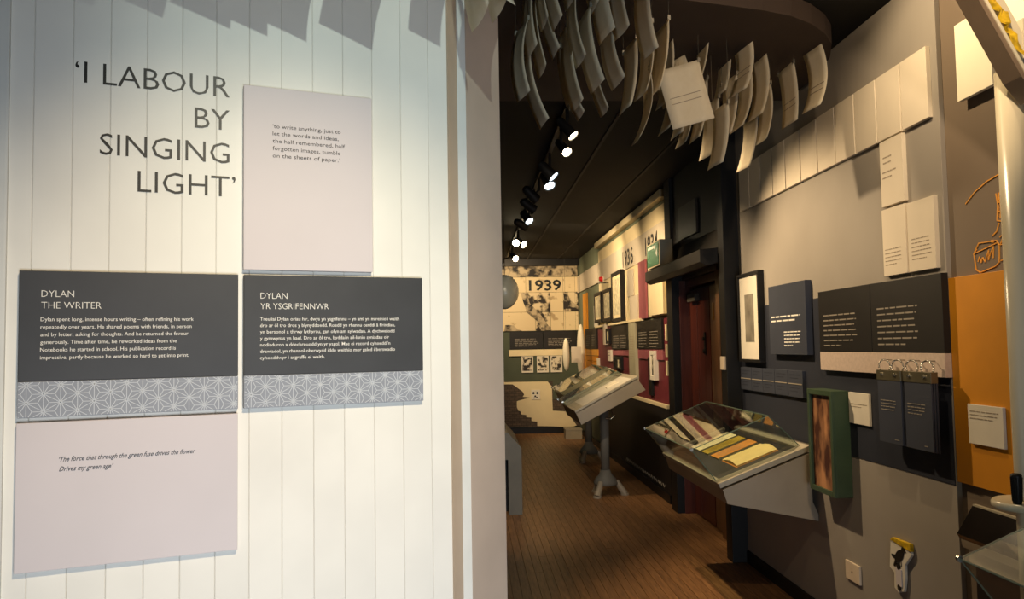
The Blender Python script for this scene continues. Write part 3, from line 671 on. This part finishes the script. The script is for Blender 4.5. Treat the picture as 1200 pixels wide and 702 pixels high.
SH = [ # tip px, tip py, depth, height, angle, bow, lean
 (606,120,4.05,.40,40,-.05,.00), (633,152,4.3,.36,14,-.05,-.09), (631,93,4.2,.36,22,-.05,-.05), (617,71,4.0,.40,30,-.04,.0),
 (634,38,3.95,.32,16,-.03,-.03), (648,38,4.1,.32,8,-.03,-.08), (647.5,71,4.3,.34,8,-.04,-.08), (662.6,14,3.9,.30,16,-.02,-.03),
 (663.5,125,4.4,.34,22,-.05,-.05), (677,142,4.5,.34,12,-.05,-.09), (670.6,132,4.25,.36,22,-.04,-.05), (675,81,3.9,.36,24,-.04,-.04),
 (692.6,111,4.0,.36,28,-.05,-.06), (704,138,4.55,.34,8,-.05,-.10), (691,20,3.8,.30,24,-.02,-.03), (702.5,54,3.9,.32,24,-.03,-.04),
 (702.5,18.5,3.75,.30,26,-.02,-.02), (720.5,48,3.75,.32,36,-.03,-.05), (717,107,4.2,.36,26,-.05,-.05), (725,137,4.5,.34,16,.05,.05),
 (740,171,4.4,.36,10,.06,.06), (742.5,120,4.3,.34,20,.05,.05), (753,72,3.7,.36,38,-.06,-.04), (756,118,4.35,.34,10,.05,.07),
 (773,26,3.75,.32,36,-.02,.0), (768,130,4.0,.42,24,.05,.05), (771,160,4.2,.34,18,.05,.06), (791,175,4.4,.34,20,.05,.04),
 (786,165,4.5,.34,14,.05,.04), (807,170,4.3,.34,20,.05,.06), (819,189,4.4,.34,26,.04,.05), (829,200,4.0,.30,10,.03,.04),
 (836,118,4.3,.33,14,.05,.03), (808.5,105,4.05,.36,12,.05,.05), (854,117,4.05,.33,22,.06,.02), (840,165,4.2,.32,16,.05,.05),
 (855,158,4.3,.38,14,.06,.06), (875,145,4.2,.33,18,.06,.03), (883,172,4.3,.30,10,.05,.04), (863,202,4.45,.28,14,.05,.05),
 (916,152,4.25,.32,12,.04,-.01), (940,134,4.05,.32,22,.07,.02),
]
names_h = ['yellowish', 'cream', 'pale', 'greyish']
for i, (a, b, Y, h, an, bw, ln) in enumerate(SH):
    if a < 760:
        Y = 3.30+.9*max(0, Y-3.9)*.6; h = .305; an = an*.28; ln *= .8
        if b < 60: Y = 3.25
    else:
        h = min(h, .31); an = an*.15
    c = at(a, b, Y+.1)
    lb = None
    if a < 600: where = 'far left'
    sheet(c, h, an+rnd.uniform(-3, 4), bw*(.35+rnd.uniform(-.1, .25)), ln*rnd.uniform(.75, 1.1), wd=rnd.uniform(.17, .212), curl=rnd.uniform(-.006, .008), lines=(3, 4) if i in (34, 40, 41) else None, label='?')
# rank from the left for the labels
hp = sorted([o for o in bpy.data.objects if o.name.startswith('hanging_paper')], key=lambda o: (o.location.x/(o.location.y)))
def ordinal(n):
    return '%d%s' % (n, 'th' if 10 <= n % 100 <= 20 else {1: 'st', 2: 'nd', 3: 'rd'}.get(n % 10, 'th'))
# the large sheet turned flat to the viewer
big = sheet(at(788.5, 152, 3.9), .30, 78, .01, .0, wd=.205, curl=.004, roll=13, lines=(4, 5), label='large cream sheet facing the viewer with two printed lines, hanging mid canopy')
b2 = sheet(at(777, 128, 4.2), .22, 62, .0, .0, wd=.20, curl=.01, roll=18, label='cream sheet tucked behind the large flat-facing printed sheet')
for k_, o in enumerate(hp):
    nb = len(hp); ln = 'highest' 
    o['label'] = 'curled cream paper sheet hanging under the canopy, %s lower tip from the left' % ordinal(k_+1)
# sheets hanging close in front of the partition
near = [(553, 38, 2.35, .34, 12, -.02, -.02, 'thin white sheet edge hanging before the beige post, left of the pair'), (577, 27, 2.42, .34, 10, -.02, -.02, 'thin white sheet edge hanging before the beige post, right of the pair'), (566, 6, 2.3, .3, 8, .0, -.05, 'thin white sheet tip at the top edge before the beige post')]
for a, b, Y, h, an, bw, ln, lb in near: sheet(at(a, b, Y), h, an, bw, ln, top=3.2, label=lb, wires=True)
tips = [(-.14, 2.47), (.02, 2.465), (.19, 2.455), (.30, 2.45), (.40, 2.45), (.58, 2.455), (.80, 2.495), (.99, 2.42)]
for i, (su, sz) in enumerate(tips):          # a row of sheets hanging before the boards, above the view
    wv = .33; wd_ = .10+.05*(i % 3)/2; u_ = .30+(su-.30)/1.14-wd_*.75; z_ = 3.15-(3.15-sz)/1.14+wd_*.36+.025
    sheet(LW.p(u_, z_, wv+.03), .31, 128+rnd.uniform(-10, 10), .06, .04, wd=wd_, roll=-22, top=3.2, label='paper sheet hanging above the boarded wall out of view, %s of eight from left' % ordinal(i+1))['group'] = 'paper sheets hanging before the boarded wall'

# ------------------------------------------------------------------ track and lamps
tx = .66
mb = MB().box(tx-.018, 5.0, 3.165, tx+.018, 14.6, 3.2); TR = tag(link('lighting_track', mb, black), 'black lighting track along the corridor ceiling', 'lighting track')
def tracklamp(y, x, zc, direction, lit, power, label, ang=50, r=.045):
    d = Vector(direction).normalized(); o = thing('track_spotlight', label, 'spotlight', (tx, y, 3.165), 'spotlights on the corridor track')
    c = Vector((x, y, zc)); mb = MB(); mb.cyl((tx, y, 3.165), (tx, y, zc+.05), .012, n=8); mb.cyl((tx, y, zc+.06), c, .010, n=8); link('stem', mb, black, o)
    mb = MB(); mb.cyl(c-d*.10, c+d*.05, r*.9, r*1.12, n=20, caps=False); mb.cyl(c-d*.12, c-d*.10, r*.5, r*.9, n=20); mb.smooth = True; link('housing', mb, black, o)
    mb = MB(); mb.cyl(c+d*.038, c+d*.042, r*1.0, n=20); link('lens', mb, {2: lens_warm, 1: lens_cool, 0: black}[lit], o)
    if power: spot(c+d*.06, c+d, power, ang, WARM, .7, .03)
    return o
tracklamp(5.35, .67, 3.02, (.75, -.42, -1.05), 2, 210, 'brightly glowing spotlight nearest the camera on the ceiling track', 92, .034)
tracklamp(5.72, .68, 2.99, (.35, -.75, -.72), 2, 0, 'glowing spotlight just behind and below the brightest one', 60, .032)
tracklamp(6.58, .66, 3.0, (.8, -.3, -.9), 1, 120, 'pale-lit spotlight, third along the ceiling track', 70)
tracklamp(6.95, .68, 3.0, (.3, -.6, -.9), 1, 0, 'pale-lit spotlight, fourth along the ceiling track', 60)
tracklamp(7.6, .60, 3.0, (.9, .5, -.8), 0, 110, 'unlit-looking black spotlight, fifth along the ceiling track', 80)
tracklamp(8.2, .62, 3.0, (.9, .4, -.6), 0, 130, 'unlit-looking black spotlight, sixth along the ceiling track', 80)
tracklamp(8.95, .64, 3.0, (.5, -.6, -.8), 1, 0, 'pale-lit spotlight, seventh along the ceiling track', 60)
tracklamp(9.45, .62, 3.0, (1, .6, -.5), 1, 120, 'pale-lit spotlight, eighth along the ceiling track', 80)
tracklamp(10.95, .63, 3.0, (-.2, -.9, -.45), 2, 0, 'glowing spotlight, left one of the far pair', 60)
tracklamp(11.1, .71, 3.0, (.6, -.7, -.5), 2, 0, 'glowing spotlight, right one of the far pair', 60)
tracklamp(12.7, .70, 2.98, (.3, -.8, -.5), 2, 0, 'glowing spotlight at the far end of the track', 60)
tracklamp(13.3, .50, 3.0, (.35, 1, -.45), 0, 200, 'black spotlight turned to the back wall', 90)
spot((.66, 10.2, 3.05), (2.0, 11.6, 2.2), 200, 80, WARM, .7)
spot((.66, 12.4, 3.05), (2.0, 13.6, 2.0), 120, 90, WARM, .7)
# grey globe lamp
Gl = thing('globe_lamp', 'grey globe lamp shade hanging by the partition edge before the 1939 mural', 'lamp', (.48, 9.0, 2.05))
mb = MB(); pr = []
for i in range(13):
    t = math.pi*i/12; pr.append((max(.004, .155*math.sin(t)*(1 if t > 1.57 else .80+.2*math.sin(t))), 2.20-.19*math.cos(t)))
mb.lathe((.38, 9.0, 0), pr, 28); link('shade', mb, mat('grey_glass_shade', 'b0ae9e', .3, var=.05, spec=.6), Gl)
mb = MB().cyl((.38, 9.0, 2.38), (.38, 9.0, 3.2), .004, n=6); link('cord', mb, black, Gl)

# ------------------------------------------------------------------ door and sign
D1 = MB(); D1.box(2.115, 6.80, 0.005, 2.155, 7.76, 2.11)
d = struct('door_1', MB().box(2.13, 6.72, .004, 2.158, 7.77, 2.12), darkwood)
mb = MB().box(2.098, 7.53, .01, 2.13, 7.76, 2.10); link('door_plank', mb, redwood, d, .003)
mb = MB().box(2.100, 7.30, .01, 2.13, 7.525, 2.10); link('door_plank', mb, redwood, d, .003)
mb = MB().box(2.098, 7.13, .01, 2.13, 7.295, 2.10); link('door_plank', mb, redwood, d, .003)
mb = MB().box(2.095, 6.86, .01, 2.13, 7.10, 2.10); pl = link('side_panel', mb, brownwood, d, .003)
for z0_, z1_ in ((.2, .95), (1.08, 1.95)):
    mb = MB().box(2.088, 6.90, z0_, 2.095, 7.06, z1_); link('raised_panel', mb, brownwood, d, .002)
mb = MB().box(2.086, 7.25, 1.50, 2.098, 7.29, 1.70); mb.cyl((2.07, 7.27, 1.53), (2.09, 7.27, 1.53), .018); mb.cyl((2.07, 7.27, 1.64), (2.09, 7.27, 1.64), .018); link('door_lock', mb, mat('dull_metal', '4d4a42', .4, metal=.7), d)
mb = MB().box(2.05, 7.42, 1.99, 2.098, 7.68, 2.06); link('door_closer', mb, mat('grey_metal', '6f6a60', .4, metal=.5), d)
mb = MB().box(2.082, 6.96, 1.80, 2.090, 6.99, 1.95); link('brass_plate', mb, mat('brass', 'b08a45', .35, metal=.8), d)
struct('trim_24', MB().box(2.05, 6.68, 0, 2.158, 6.78, 2.27), brownwood, .004)
struct('trim_25', MB().box(2.06, 6.78, 2.13, 2.158, 7.78, 2.20), redwood, .004)
struct('trim_26', MB().box(2.03, 6.66, 2.205, 2.158, 7.78, 2.27), darkwood, .006)
struct('trim_27', MB().box(2.0, 7.765, 0, 2.158, 7.779, 2.2), redwood, .002)
mb = MB(); mb.prism([(1.75, 2.22), (1.75, 2.315), (1.90, 2.33), (1.96, 2.50), (2.158, 2.50), (2.158, 2.28), (1.80, 2.19)], 6.15, 8.12, lambda a, b, c: Vector((a, c, b)))
BK = tag(link('door_canopy', mb, mat('black_canopy', '24201b', .5, var=.08), None, .004), 'black boxed canopy jutting out above the red-brown door', 'canopy')
mb = MB(); R(mb, 6.9, 7.5, 2.55, 2.85, .04, .06); mb2 = tag(link('blank_black_panel', mb, mat('dark_panel', '2e2a26', .4), None, .003), 'dark blank panel on black bulkhead right of the green exit box', 'panel')
E = thing('exit_sign', 'green exit sign box with pale side on the canopy over the door', 'exit sign', (1.80, 7.8, 2.33))
mb = MB().box(1.762, 7.52, 2.335, 1.885, 8.05, 2.575); link('housing', mb, mat('beige_sign_box', 'c4b698', .5, var=.03), E, .004)
mb = MB().box(1.757, 7.55, 2.35, 1.762, 8.03, 2.56); link('sign_face', mb, signgreen, E)
SF = Frame((1.757, 0, 0), (0, -1, 0), (0, 0, 1), (-1, 0, 0)); mb = MB()
SF.box(mb, -7.99, -7.74, 2.515, 2.54, .0005, .001)
mb.cyl(SF.p(-7.70, 2.52, 0), SF.p(-7.70, 2.52, .001), .02, n=12); mb.prism([(-7.66, 2.46), (-7.60, 2.50), (-7.60, 2.42)], .0005, .001, lambda a, b, c: SF.p(a, b, c)); link('pictogram', mb, white_ink, E)

# ------------------------------------------------------------------ corridor wall displays
def cboard(name, label, cat, y0, y1, z0, z1, m, t=.02, w0=0.003, rows=None, im=dim_ink, group=None):
    return textboard(name, label, cat, y0, y1, z0, z1, t, m, rows, im, group, w0)
def year(txt, y0, y1, z0, z1, label, w=.014):
    o = thing('year_number', label, 'lettering', RW.p(-(y0+y1)/2, z0, w)); link('lettering', glyphs([txt], 1, RW, -y1, z0, w, .1, cap=z1-z0, widths=[y1-y0], thin=.016), ink, o)
year('1936', 9.88, 10.56, 2.60, 2.81, 'black year 1936 high on the cream corridor wall')
year('1934', 8.55, 9.17, 2.60, 2.81, 'black year 1934 high on the corridor wall behind the exit box')
framed('narrow black framed print, leftmost of three on the corridor wall', 12.15, 12.82, 1.942, 2.405, .05, .06, corrcream, etch, (12.25, 12.72, 2.02, 2.34))
framed('narrow black framed print, middle of three on the corridor wall', 11.33, 11.99, 1.935, 2.401, .05, .06, corrcream, etch, (11.42, 11.90, 2.01, 2.33))
framed('tall black framed print, rightmost of three on the corridor wall', 10.50, 11.22, 1.905, 2.576, .05, .06, corrcream, etch, (10.62, 11.10, 2.0, 2.48))
cboard('wall_board', 'pale slim board with long grip shape under the year 1936', 'wall board', 9.90, 10.30, 2.20, 2.53, corrgrey, .012, 0)
cboard('wall_board', 'pale grey board right of the tall framed print', 'wall board', 9.60, 10.09, 1.905, 2.19, corrgrey, .03, 0)
cboard('colour_board', 'tall narrow maroon board between the cream corridor boards', 'wall board', 9.115, 9.51, 1.895, 2.555, maroon_l, .02, .013)
cboard('wall_board', 'cream square board beneath the exit box on the corridor wall', 'wall board', 8.27, 8.97, 1.91, 2.26, corrcream, .04, 0)
cboard('wall_board', 'small white board on the sage wall at the corridor corner', 'wall board', 12.84, 13.24, 1.90, 2.235, pagewhite, .02, -.018)
cboard('colour_board', 'narrow orange stripe board on the sage wall', 'wall board', 14.02, 14.52, 1.80, 2.505, orange, .02, -.018)
o = cboard('text_panel', 'black two-column text panel above the orange board', 'sign', 12.90, 14.19, 1.543, 1.878, blackboard, .03, -.01, [(.12, 1.76, .45, 6, .03, .012), (.68, 1.76, .45, 6, .03, .012)])
o = cboard('text_panel', 'black two-column text panel in middle of the maroon corridor wall', 'sign', 10.18, 11.45, 1.538, 1.865, blackboard, .03, 0, [(.12, 1.72, .45, 6, .03, .012), (.68, 1.72, .45, 6, .03, .012)])
o = cboard('text_panel', 'black two-column text panel nearest to the red-brown door', 'sign', 8.42, 9.70, 1.55, 1.869, blackboard, .03, 0, [(.12, 1.74, .45, 6, .032, .013), (.70, 1.74, .45, 6, .032, .013)])
cboard('plain_band', 'light orange band under the farthest corridor text panel', 'wall board', 12.82, 14.19, 1.436, 1.532, mat('light_orange', 'd99a3c', .55, var=.04), .03, -.01)
# orange board with curved cut, of planks
O = thing('colour_board', 'orange plank board with rounded foot at the corridor corner', 'wall board', RW.p(-13.5, .98, 0))
for k in range(5):
    za, zb = .98+.091*k, .98+.091*(k+1)-.006; ins = [.40, .20, .08, .02, 0][k]
    mb = MB(); R(mb, 12.86+ins*.5, 14.17-ins, za, zb, -.015, .012); link('plank', mb, orange, O, .002)
cboard('colour_board', 'orange upright strip joining stripe and plank board', 'wall board', 14.20, 14.60, 1.10, 1.80, orange, .02, -.018)
cboard('plain_band', 'dusty pink band under the middle corridor text panel', 'wall board', 10.19, 11.45, 1.46, 1.533, maroon_l, .02, 0)
cboard('plain_band', 'dusty pink band under the corridor text panel by the door', 'wall board', 8.43, 9.70, 1.434, 1.546, maroon_l, .02, 0)
cboard('colour_board', 'tall pale grey-green column board between two corridor text panels', 'wall board', 9.76, 10.15, 1.03, 1.895, mat('grey_green', 'a8a288', .6, var=.08, scale=3), .04, 0, [(.06, 1.70, .25, 10, .03, .012)], faint_ink)
cboard('narrow_strip', 'slim pale upright strip at left of the middle text panel', 'wall board', 11.96, 12.11, 1.605, 1.905, corrgrey, .04)
framed('slim small framed strip left of the middle text panel', 11.55, 11.84, 1.616, 1.838, .04, .05, corrcream, etch, (11.64, 11.75, 1.67, 1.79))
cboard('label_card', 'little pale figure card under the slim frame', 'label', 11.53, 11.80, 1.372, 1.53, pagewhite, .03, .003, [(.06, 1.50, .15, 3, .04, .015)], ink)
framed('dark picture of two figures above the nearer corridor case', 10.73, 11.31, 1.268, 1.445, .03, .04, black, etch, (10.92, 11.02, 1.29, 1.40))
framed('tall white framed photograph on maroon wall near the door', 8.72, 8.935, 1.214, 1.53, .045, .05, pagewhite, print_bw, (8.78, 8.88, 1.27, 1.47), pagewhite)
cboard('shadow_strip', 'tall dark strip painted as the shadow left of the white framed photograph', 'wall board', 8.94, 9.10, 1.04, 1.46, black, .03)  # black board put in as the cast shadow beside the frame
cboard('label_card', 'small white label beside the orange plank board', 'label', 12.70, 12.84, 1.15, 1.40, pagewhite, .03)
for i, (a, b) in enumerate(((1.63, 1.80), (1.47, 1.60), (1.28, 1.43))):
    cboard('index_tab', 'little cream tab at the wall end by the door, %s of three' % ('top', 'middle', 'bottom')[i], 'tab', 8.222, 8.265, a, b, corrcream, .03, 0.0, None, None, 'cream tabs by the door')
for i in range(5):
    cboard('hanging_card', 'white striped card in the small row behind the corridor case, %s from left' % ordinal(i+1), 'hanging card', 12.35-.16*i, 12.47-.16*i, 1.08, 1.27, pagewhite, .05, .003, [(.02, 1.25, .07, 4, .04, .018)], maroon, 'white striped cards behind the corridor case')
o = thing('fire_beacon', 'small red alarm beacon above the framed corridor prints', 'alarm', RW.p(-12.18, 2.56, 0)); mb = MB(); mb.cyl(RW.p(-12.18, 2.585, 0), RW.p(-12.18, 2.585, .07), .045, .03, n=16); link('lens', mb, redp, o)
mb = MB(); mb.cyl(RW.p(-12.18, 2.585, -.0), RW.p(-12.18, 2.585, .02), .055, n=16); link('base', mb, pagewhite, o)
mb = MB(); mb.tube([RW.p(-11.75, 2.50, 0), RW.p(-11.75, 2.50, .12), RW.p(-11.6, 2.48, .16)], .012, 8); tag(link('wall_bracket', mb, steel), 'small metal bracket beside the red beacon', 'bracket')
# upright white ovals and card between the far case and the wall
for lab, X_, Y_2, z0_, z1_, r_ in (('slim bright white oval blade, the left and shorter one', 1.50, 12.95, 1.20, 1.72, .055), ('slim bright white oval blade, taller and right of the square card', 1.80, 13.4, 1.02, 1.95, .07)):
    o = thing('oval_blade', lab, 'ornament', (X_, Y_2, z0_)); mb = MB(); pr = []
    for i in range(13):
        t = math.pi*i/12; pr.append((max(.002, r_*math.sin(t)), (z0_+z1_)/2-(z1_-z0_)/2*math.cos(t)))
    mb.lathe((X_, Y_2, 0), pr, 16); link('blade', mb, MATS['white_board'], o)
    mb = MB().cyl((X_, Y_2, z1_), (X_, Y_2, 3.2), .0015, n=5); link('wire', mb, black, o)
o = thing('square_card', 'square cream card hanging between the white oval blades', 'card', (1.68, 13.1, 1.33)); mb = MB().box(1.60, 13.1, 1.33, 1.76, 13.11, 1.58); link('card', mb, pagecream, o)
mb = MB().cyl((1.68, 13.1, 1.58), (1.68, 13.1, 3.2), .0015, n=5); link('wire', mb, black, o)

# ------------------------------------------------------------------ back wall
def bb(name, label, cat, u0, u1, v0, v1, m, t=.02, w0=0, rows=None, im=dim_ink, group=None):
    o = board(name, label, cat, BW, u0, u1, v0, v1, t, m, group, w0)
    if rows:
        mb = MB()
        for (u_, v_, wd, n_, pit, h_) in rows: bars(BW, u0+u_, v_, w0+t+.0005, wd, n_, pit, h_, rnd, mb)
        link('print', mb, im, o)
    return o
M_ = thing('photo_mural', 'sepia photograph mural of torn brickwork and paper tiles around the year 1939', 'mural', (1.0, 15.18, 1.88))
tiles = [(-.3, 2.0, 2.885, 3.2, mural_top), (-.3, .64, 2.60, 2.88, mural_soft), (.645, 1.03, 2.60, 2.88, mural_soft), (1.035, 1.725, 2.60, 2.88, mural_soft), (1.73, 2.0, 2.60, 2.88, mural_soft),
         (-.3, 1.03, 2.235, 2.595, mural_soft), (1.035, 1.48, 2.235, 2.595, mural_photo), (1.485, 1.725, 2.235, 2.595, mural_soft), (1.73, 2.0, 2.235, 2.595, mural_photo),
         (-.3, 1.2, 1.885, 2.23, mural_soft), (1.205, 1.48, 1.885, 2.23, mural_photo), (1.485, 1.725, 1.885, 2.23, mural_soft), (1.73, 2.0, 1.885, 2.23, mural_soft)]
for a, b, c, d_, m in tiles:
    mb = MB(); BW.box(mb, a, b, c, d_, 0, .02+rnd.uniform(-.004, .004)); link('tile', mb, m, M_, .003)
# dark torn ridge running down across the tiles
for P in ([(.93, 2.60), (1.05, 2.60), (1.10, 2.40), (1.30, 2.18), (1.42, 2.0), (1.50, 1.90), (1.38, 1.89), (1.25, 2.05), (1.05, 2.22), (.98, 2.42)], [(1.73, 2.58), (1.80, 2.58), (1.86, 2.44), (2.0, 2.33), (2.0, 2.27), (1.84, 2.36), (1.74, 2.46)], [(.62, 1.90), (.64, 2.0), (.78, 2.0), (.86, 1.93), (.95, 1.885), (.62, 1.885)]):
    mb = MB().prism(P, .024, .034, lambda a, b, c: BW.p(a, b, c)); link('torn_edge', mb, mural_top, M_, .002)
o = thing('year_number', 'black year 1939 on the back wall mural', 'lettering', (1.38, 15.17, 2.63)); link('lettering', glyphs(['1939'], 1, BW, 1.09, 2.635, .026, .1, cap=.20, widths=[.60], thin=.02), ink, o)
bb('text_panel', 'black text panel under the mural, left of the pair on the back wall', 'sign', .72, 1.33, 1.55, 1.875, blackboard, .03, 0, [(.09, 1.74, .44, 6, .026, .014)])
bb('text_panel', 'black text panel under the mural, right of the pair on the back wall', 'sign', 1.34, 1.96, 1.55, 1.875, blackboard, .03, 0, [(.09, 1.74, .44, 6, .026, .014)])
bb('plain_band', 'cream band beneath the black text panels on the back wall', 'wall board', .70, 1.82, 1.425, 1.54, corrcream, .03)
for i, (a, b) in enumerate(((.93, 1.145), (1.214, 1.43), (1.468, 1.683))):
    o = bb('photo_card', 'black and white photograph card on the green back wall, %s' % ('left of three', 'middle of three', 'right of three')[i], 'photograph', a, b, 1.115, 1.42, pagewhite, .02, .0, None, dim_ink, 'photographs on the back wall')
    mb = MB(); BW.box(mb, a+.015, b-.015, 1.15, 1.41, .02, .023); link('photo', mb, print_bw, o)
W1 = thing('torn_paper_mural', 'cream torn-edge wall graphic over brown brick print low on the back wall', 'mural', (1.2, 15.18, .11))
mb = MB(); BW.box(mb, -.3, 1.99, .12, .955, 0, .008); link('brick_print', mb, brickp, W1)
f8 = lambda x_, y_: ((585-0+x_*.171-5-600)*15.2/963.5+.745+.0, 0)
zz = [(60,280),(360,275),(390,310),(395,475),(490,480),(520,520),(560,575),(520,590),(400,582),(290,580),(290,550),(250,545),(250,522),(215,520),(215,505),(180,500),(175,480),(160,475),(150,450),(150,410),(240,385),(190,380),(200,365),(190,345),(150,315),(120,295),(60,295)]
def z2bw(a, b):
    X = 580+a*.171; Yp = 400+b*.171; p = at(X, Yp, 15.2); return (p.x, p.z)
mb = MB().prism([z2bw(a, b) for a, b in zz], .010, .016, lambda a, b, c: BW.p(a, b, c)); link('cream_sheet', mb, corrcream, W1)
mb = MB(); BW.box(mb, 1.50, 1.72, .62, .95, .016, .022); link('green_block', mb, darksage, W1)
E1 = bb('emblem_plate', 'small pale plate with dark sketched figure on the torn cream graphic', 'plate', 1.10, 1.26, .62, .80, pagewhite, .01, .016)
mb = MB()
for a, b, r_ in ((1.14, .74, .022), (1.21, .74, .022), (1.17, .68, .018), (1.20, .66, .014), (1.15, .65, .012)): mb.cyl(BW.p(a, b, .026), BW.p(a, b, .029), r_, n=10)
link('sketch', mb, ink, E1)
mb = MB().box(1.60, 14.1, 0, 1.88, 14.4, .17); o = thing('floor_box', 'low cream box standing on floor before the back wall', 'box', (1.74, 14.25, 0)); link('body', mb, caserim, o, .004)
mb = MB().box(1.595, 14.095, .15, 1.885, 14.405, .175); link('lid', mb, caserim, o, .003)
# grey plinth with slot near the partition
o = thing('grey_plinth', 'grey plinth with sloped top and dark slot by the partition edge', 'plinth', (.2, 8.2, 0))
mb = MB()
P = [(-.5, 0), (.30, 0), (.30, .52), (.34, .52), (.34, 0), (.47, 0), (.47, .62), (.33, .78), (-.5, .78)]
mb.box(-.5, 7.93, 0, .27, 9.4, .78); mb.box(.27, 7.93, .52, .34, 9.4, .78); mb.prism([(.34, 0), (.47, 0), (.47, .63), (.34, .78)], 7.93, 9.4, lambda a, b, c: Vector((a, c, b)))
link('body', mb, greyplastic, o)
mb = MB().box(.27, 8.1, 0, .34, 9.3, .52); link('slot_back', mb, navyblack, o)
for ob in bpy.data.objects:
    if ob.name.split('.')[0] in ('print', 'handwriting', 'star_lattice', 'rib', 'round_mark', 'bolt', 'sketch'): ob['kind'] = 'stuff'
# strip helper property
for ob in bpy.data.objects:
    if '_o' in ob: del ob['_o']
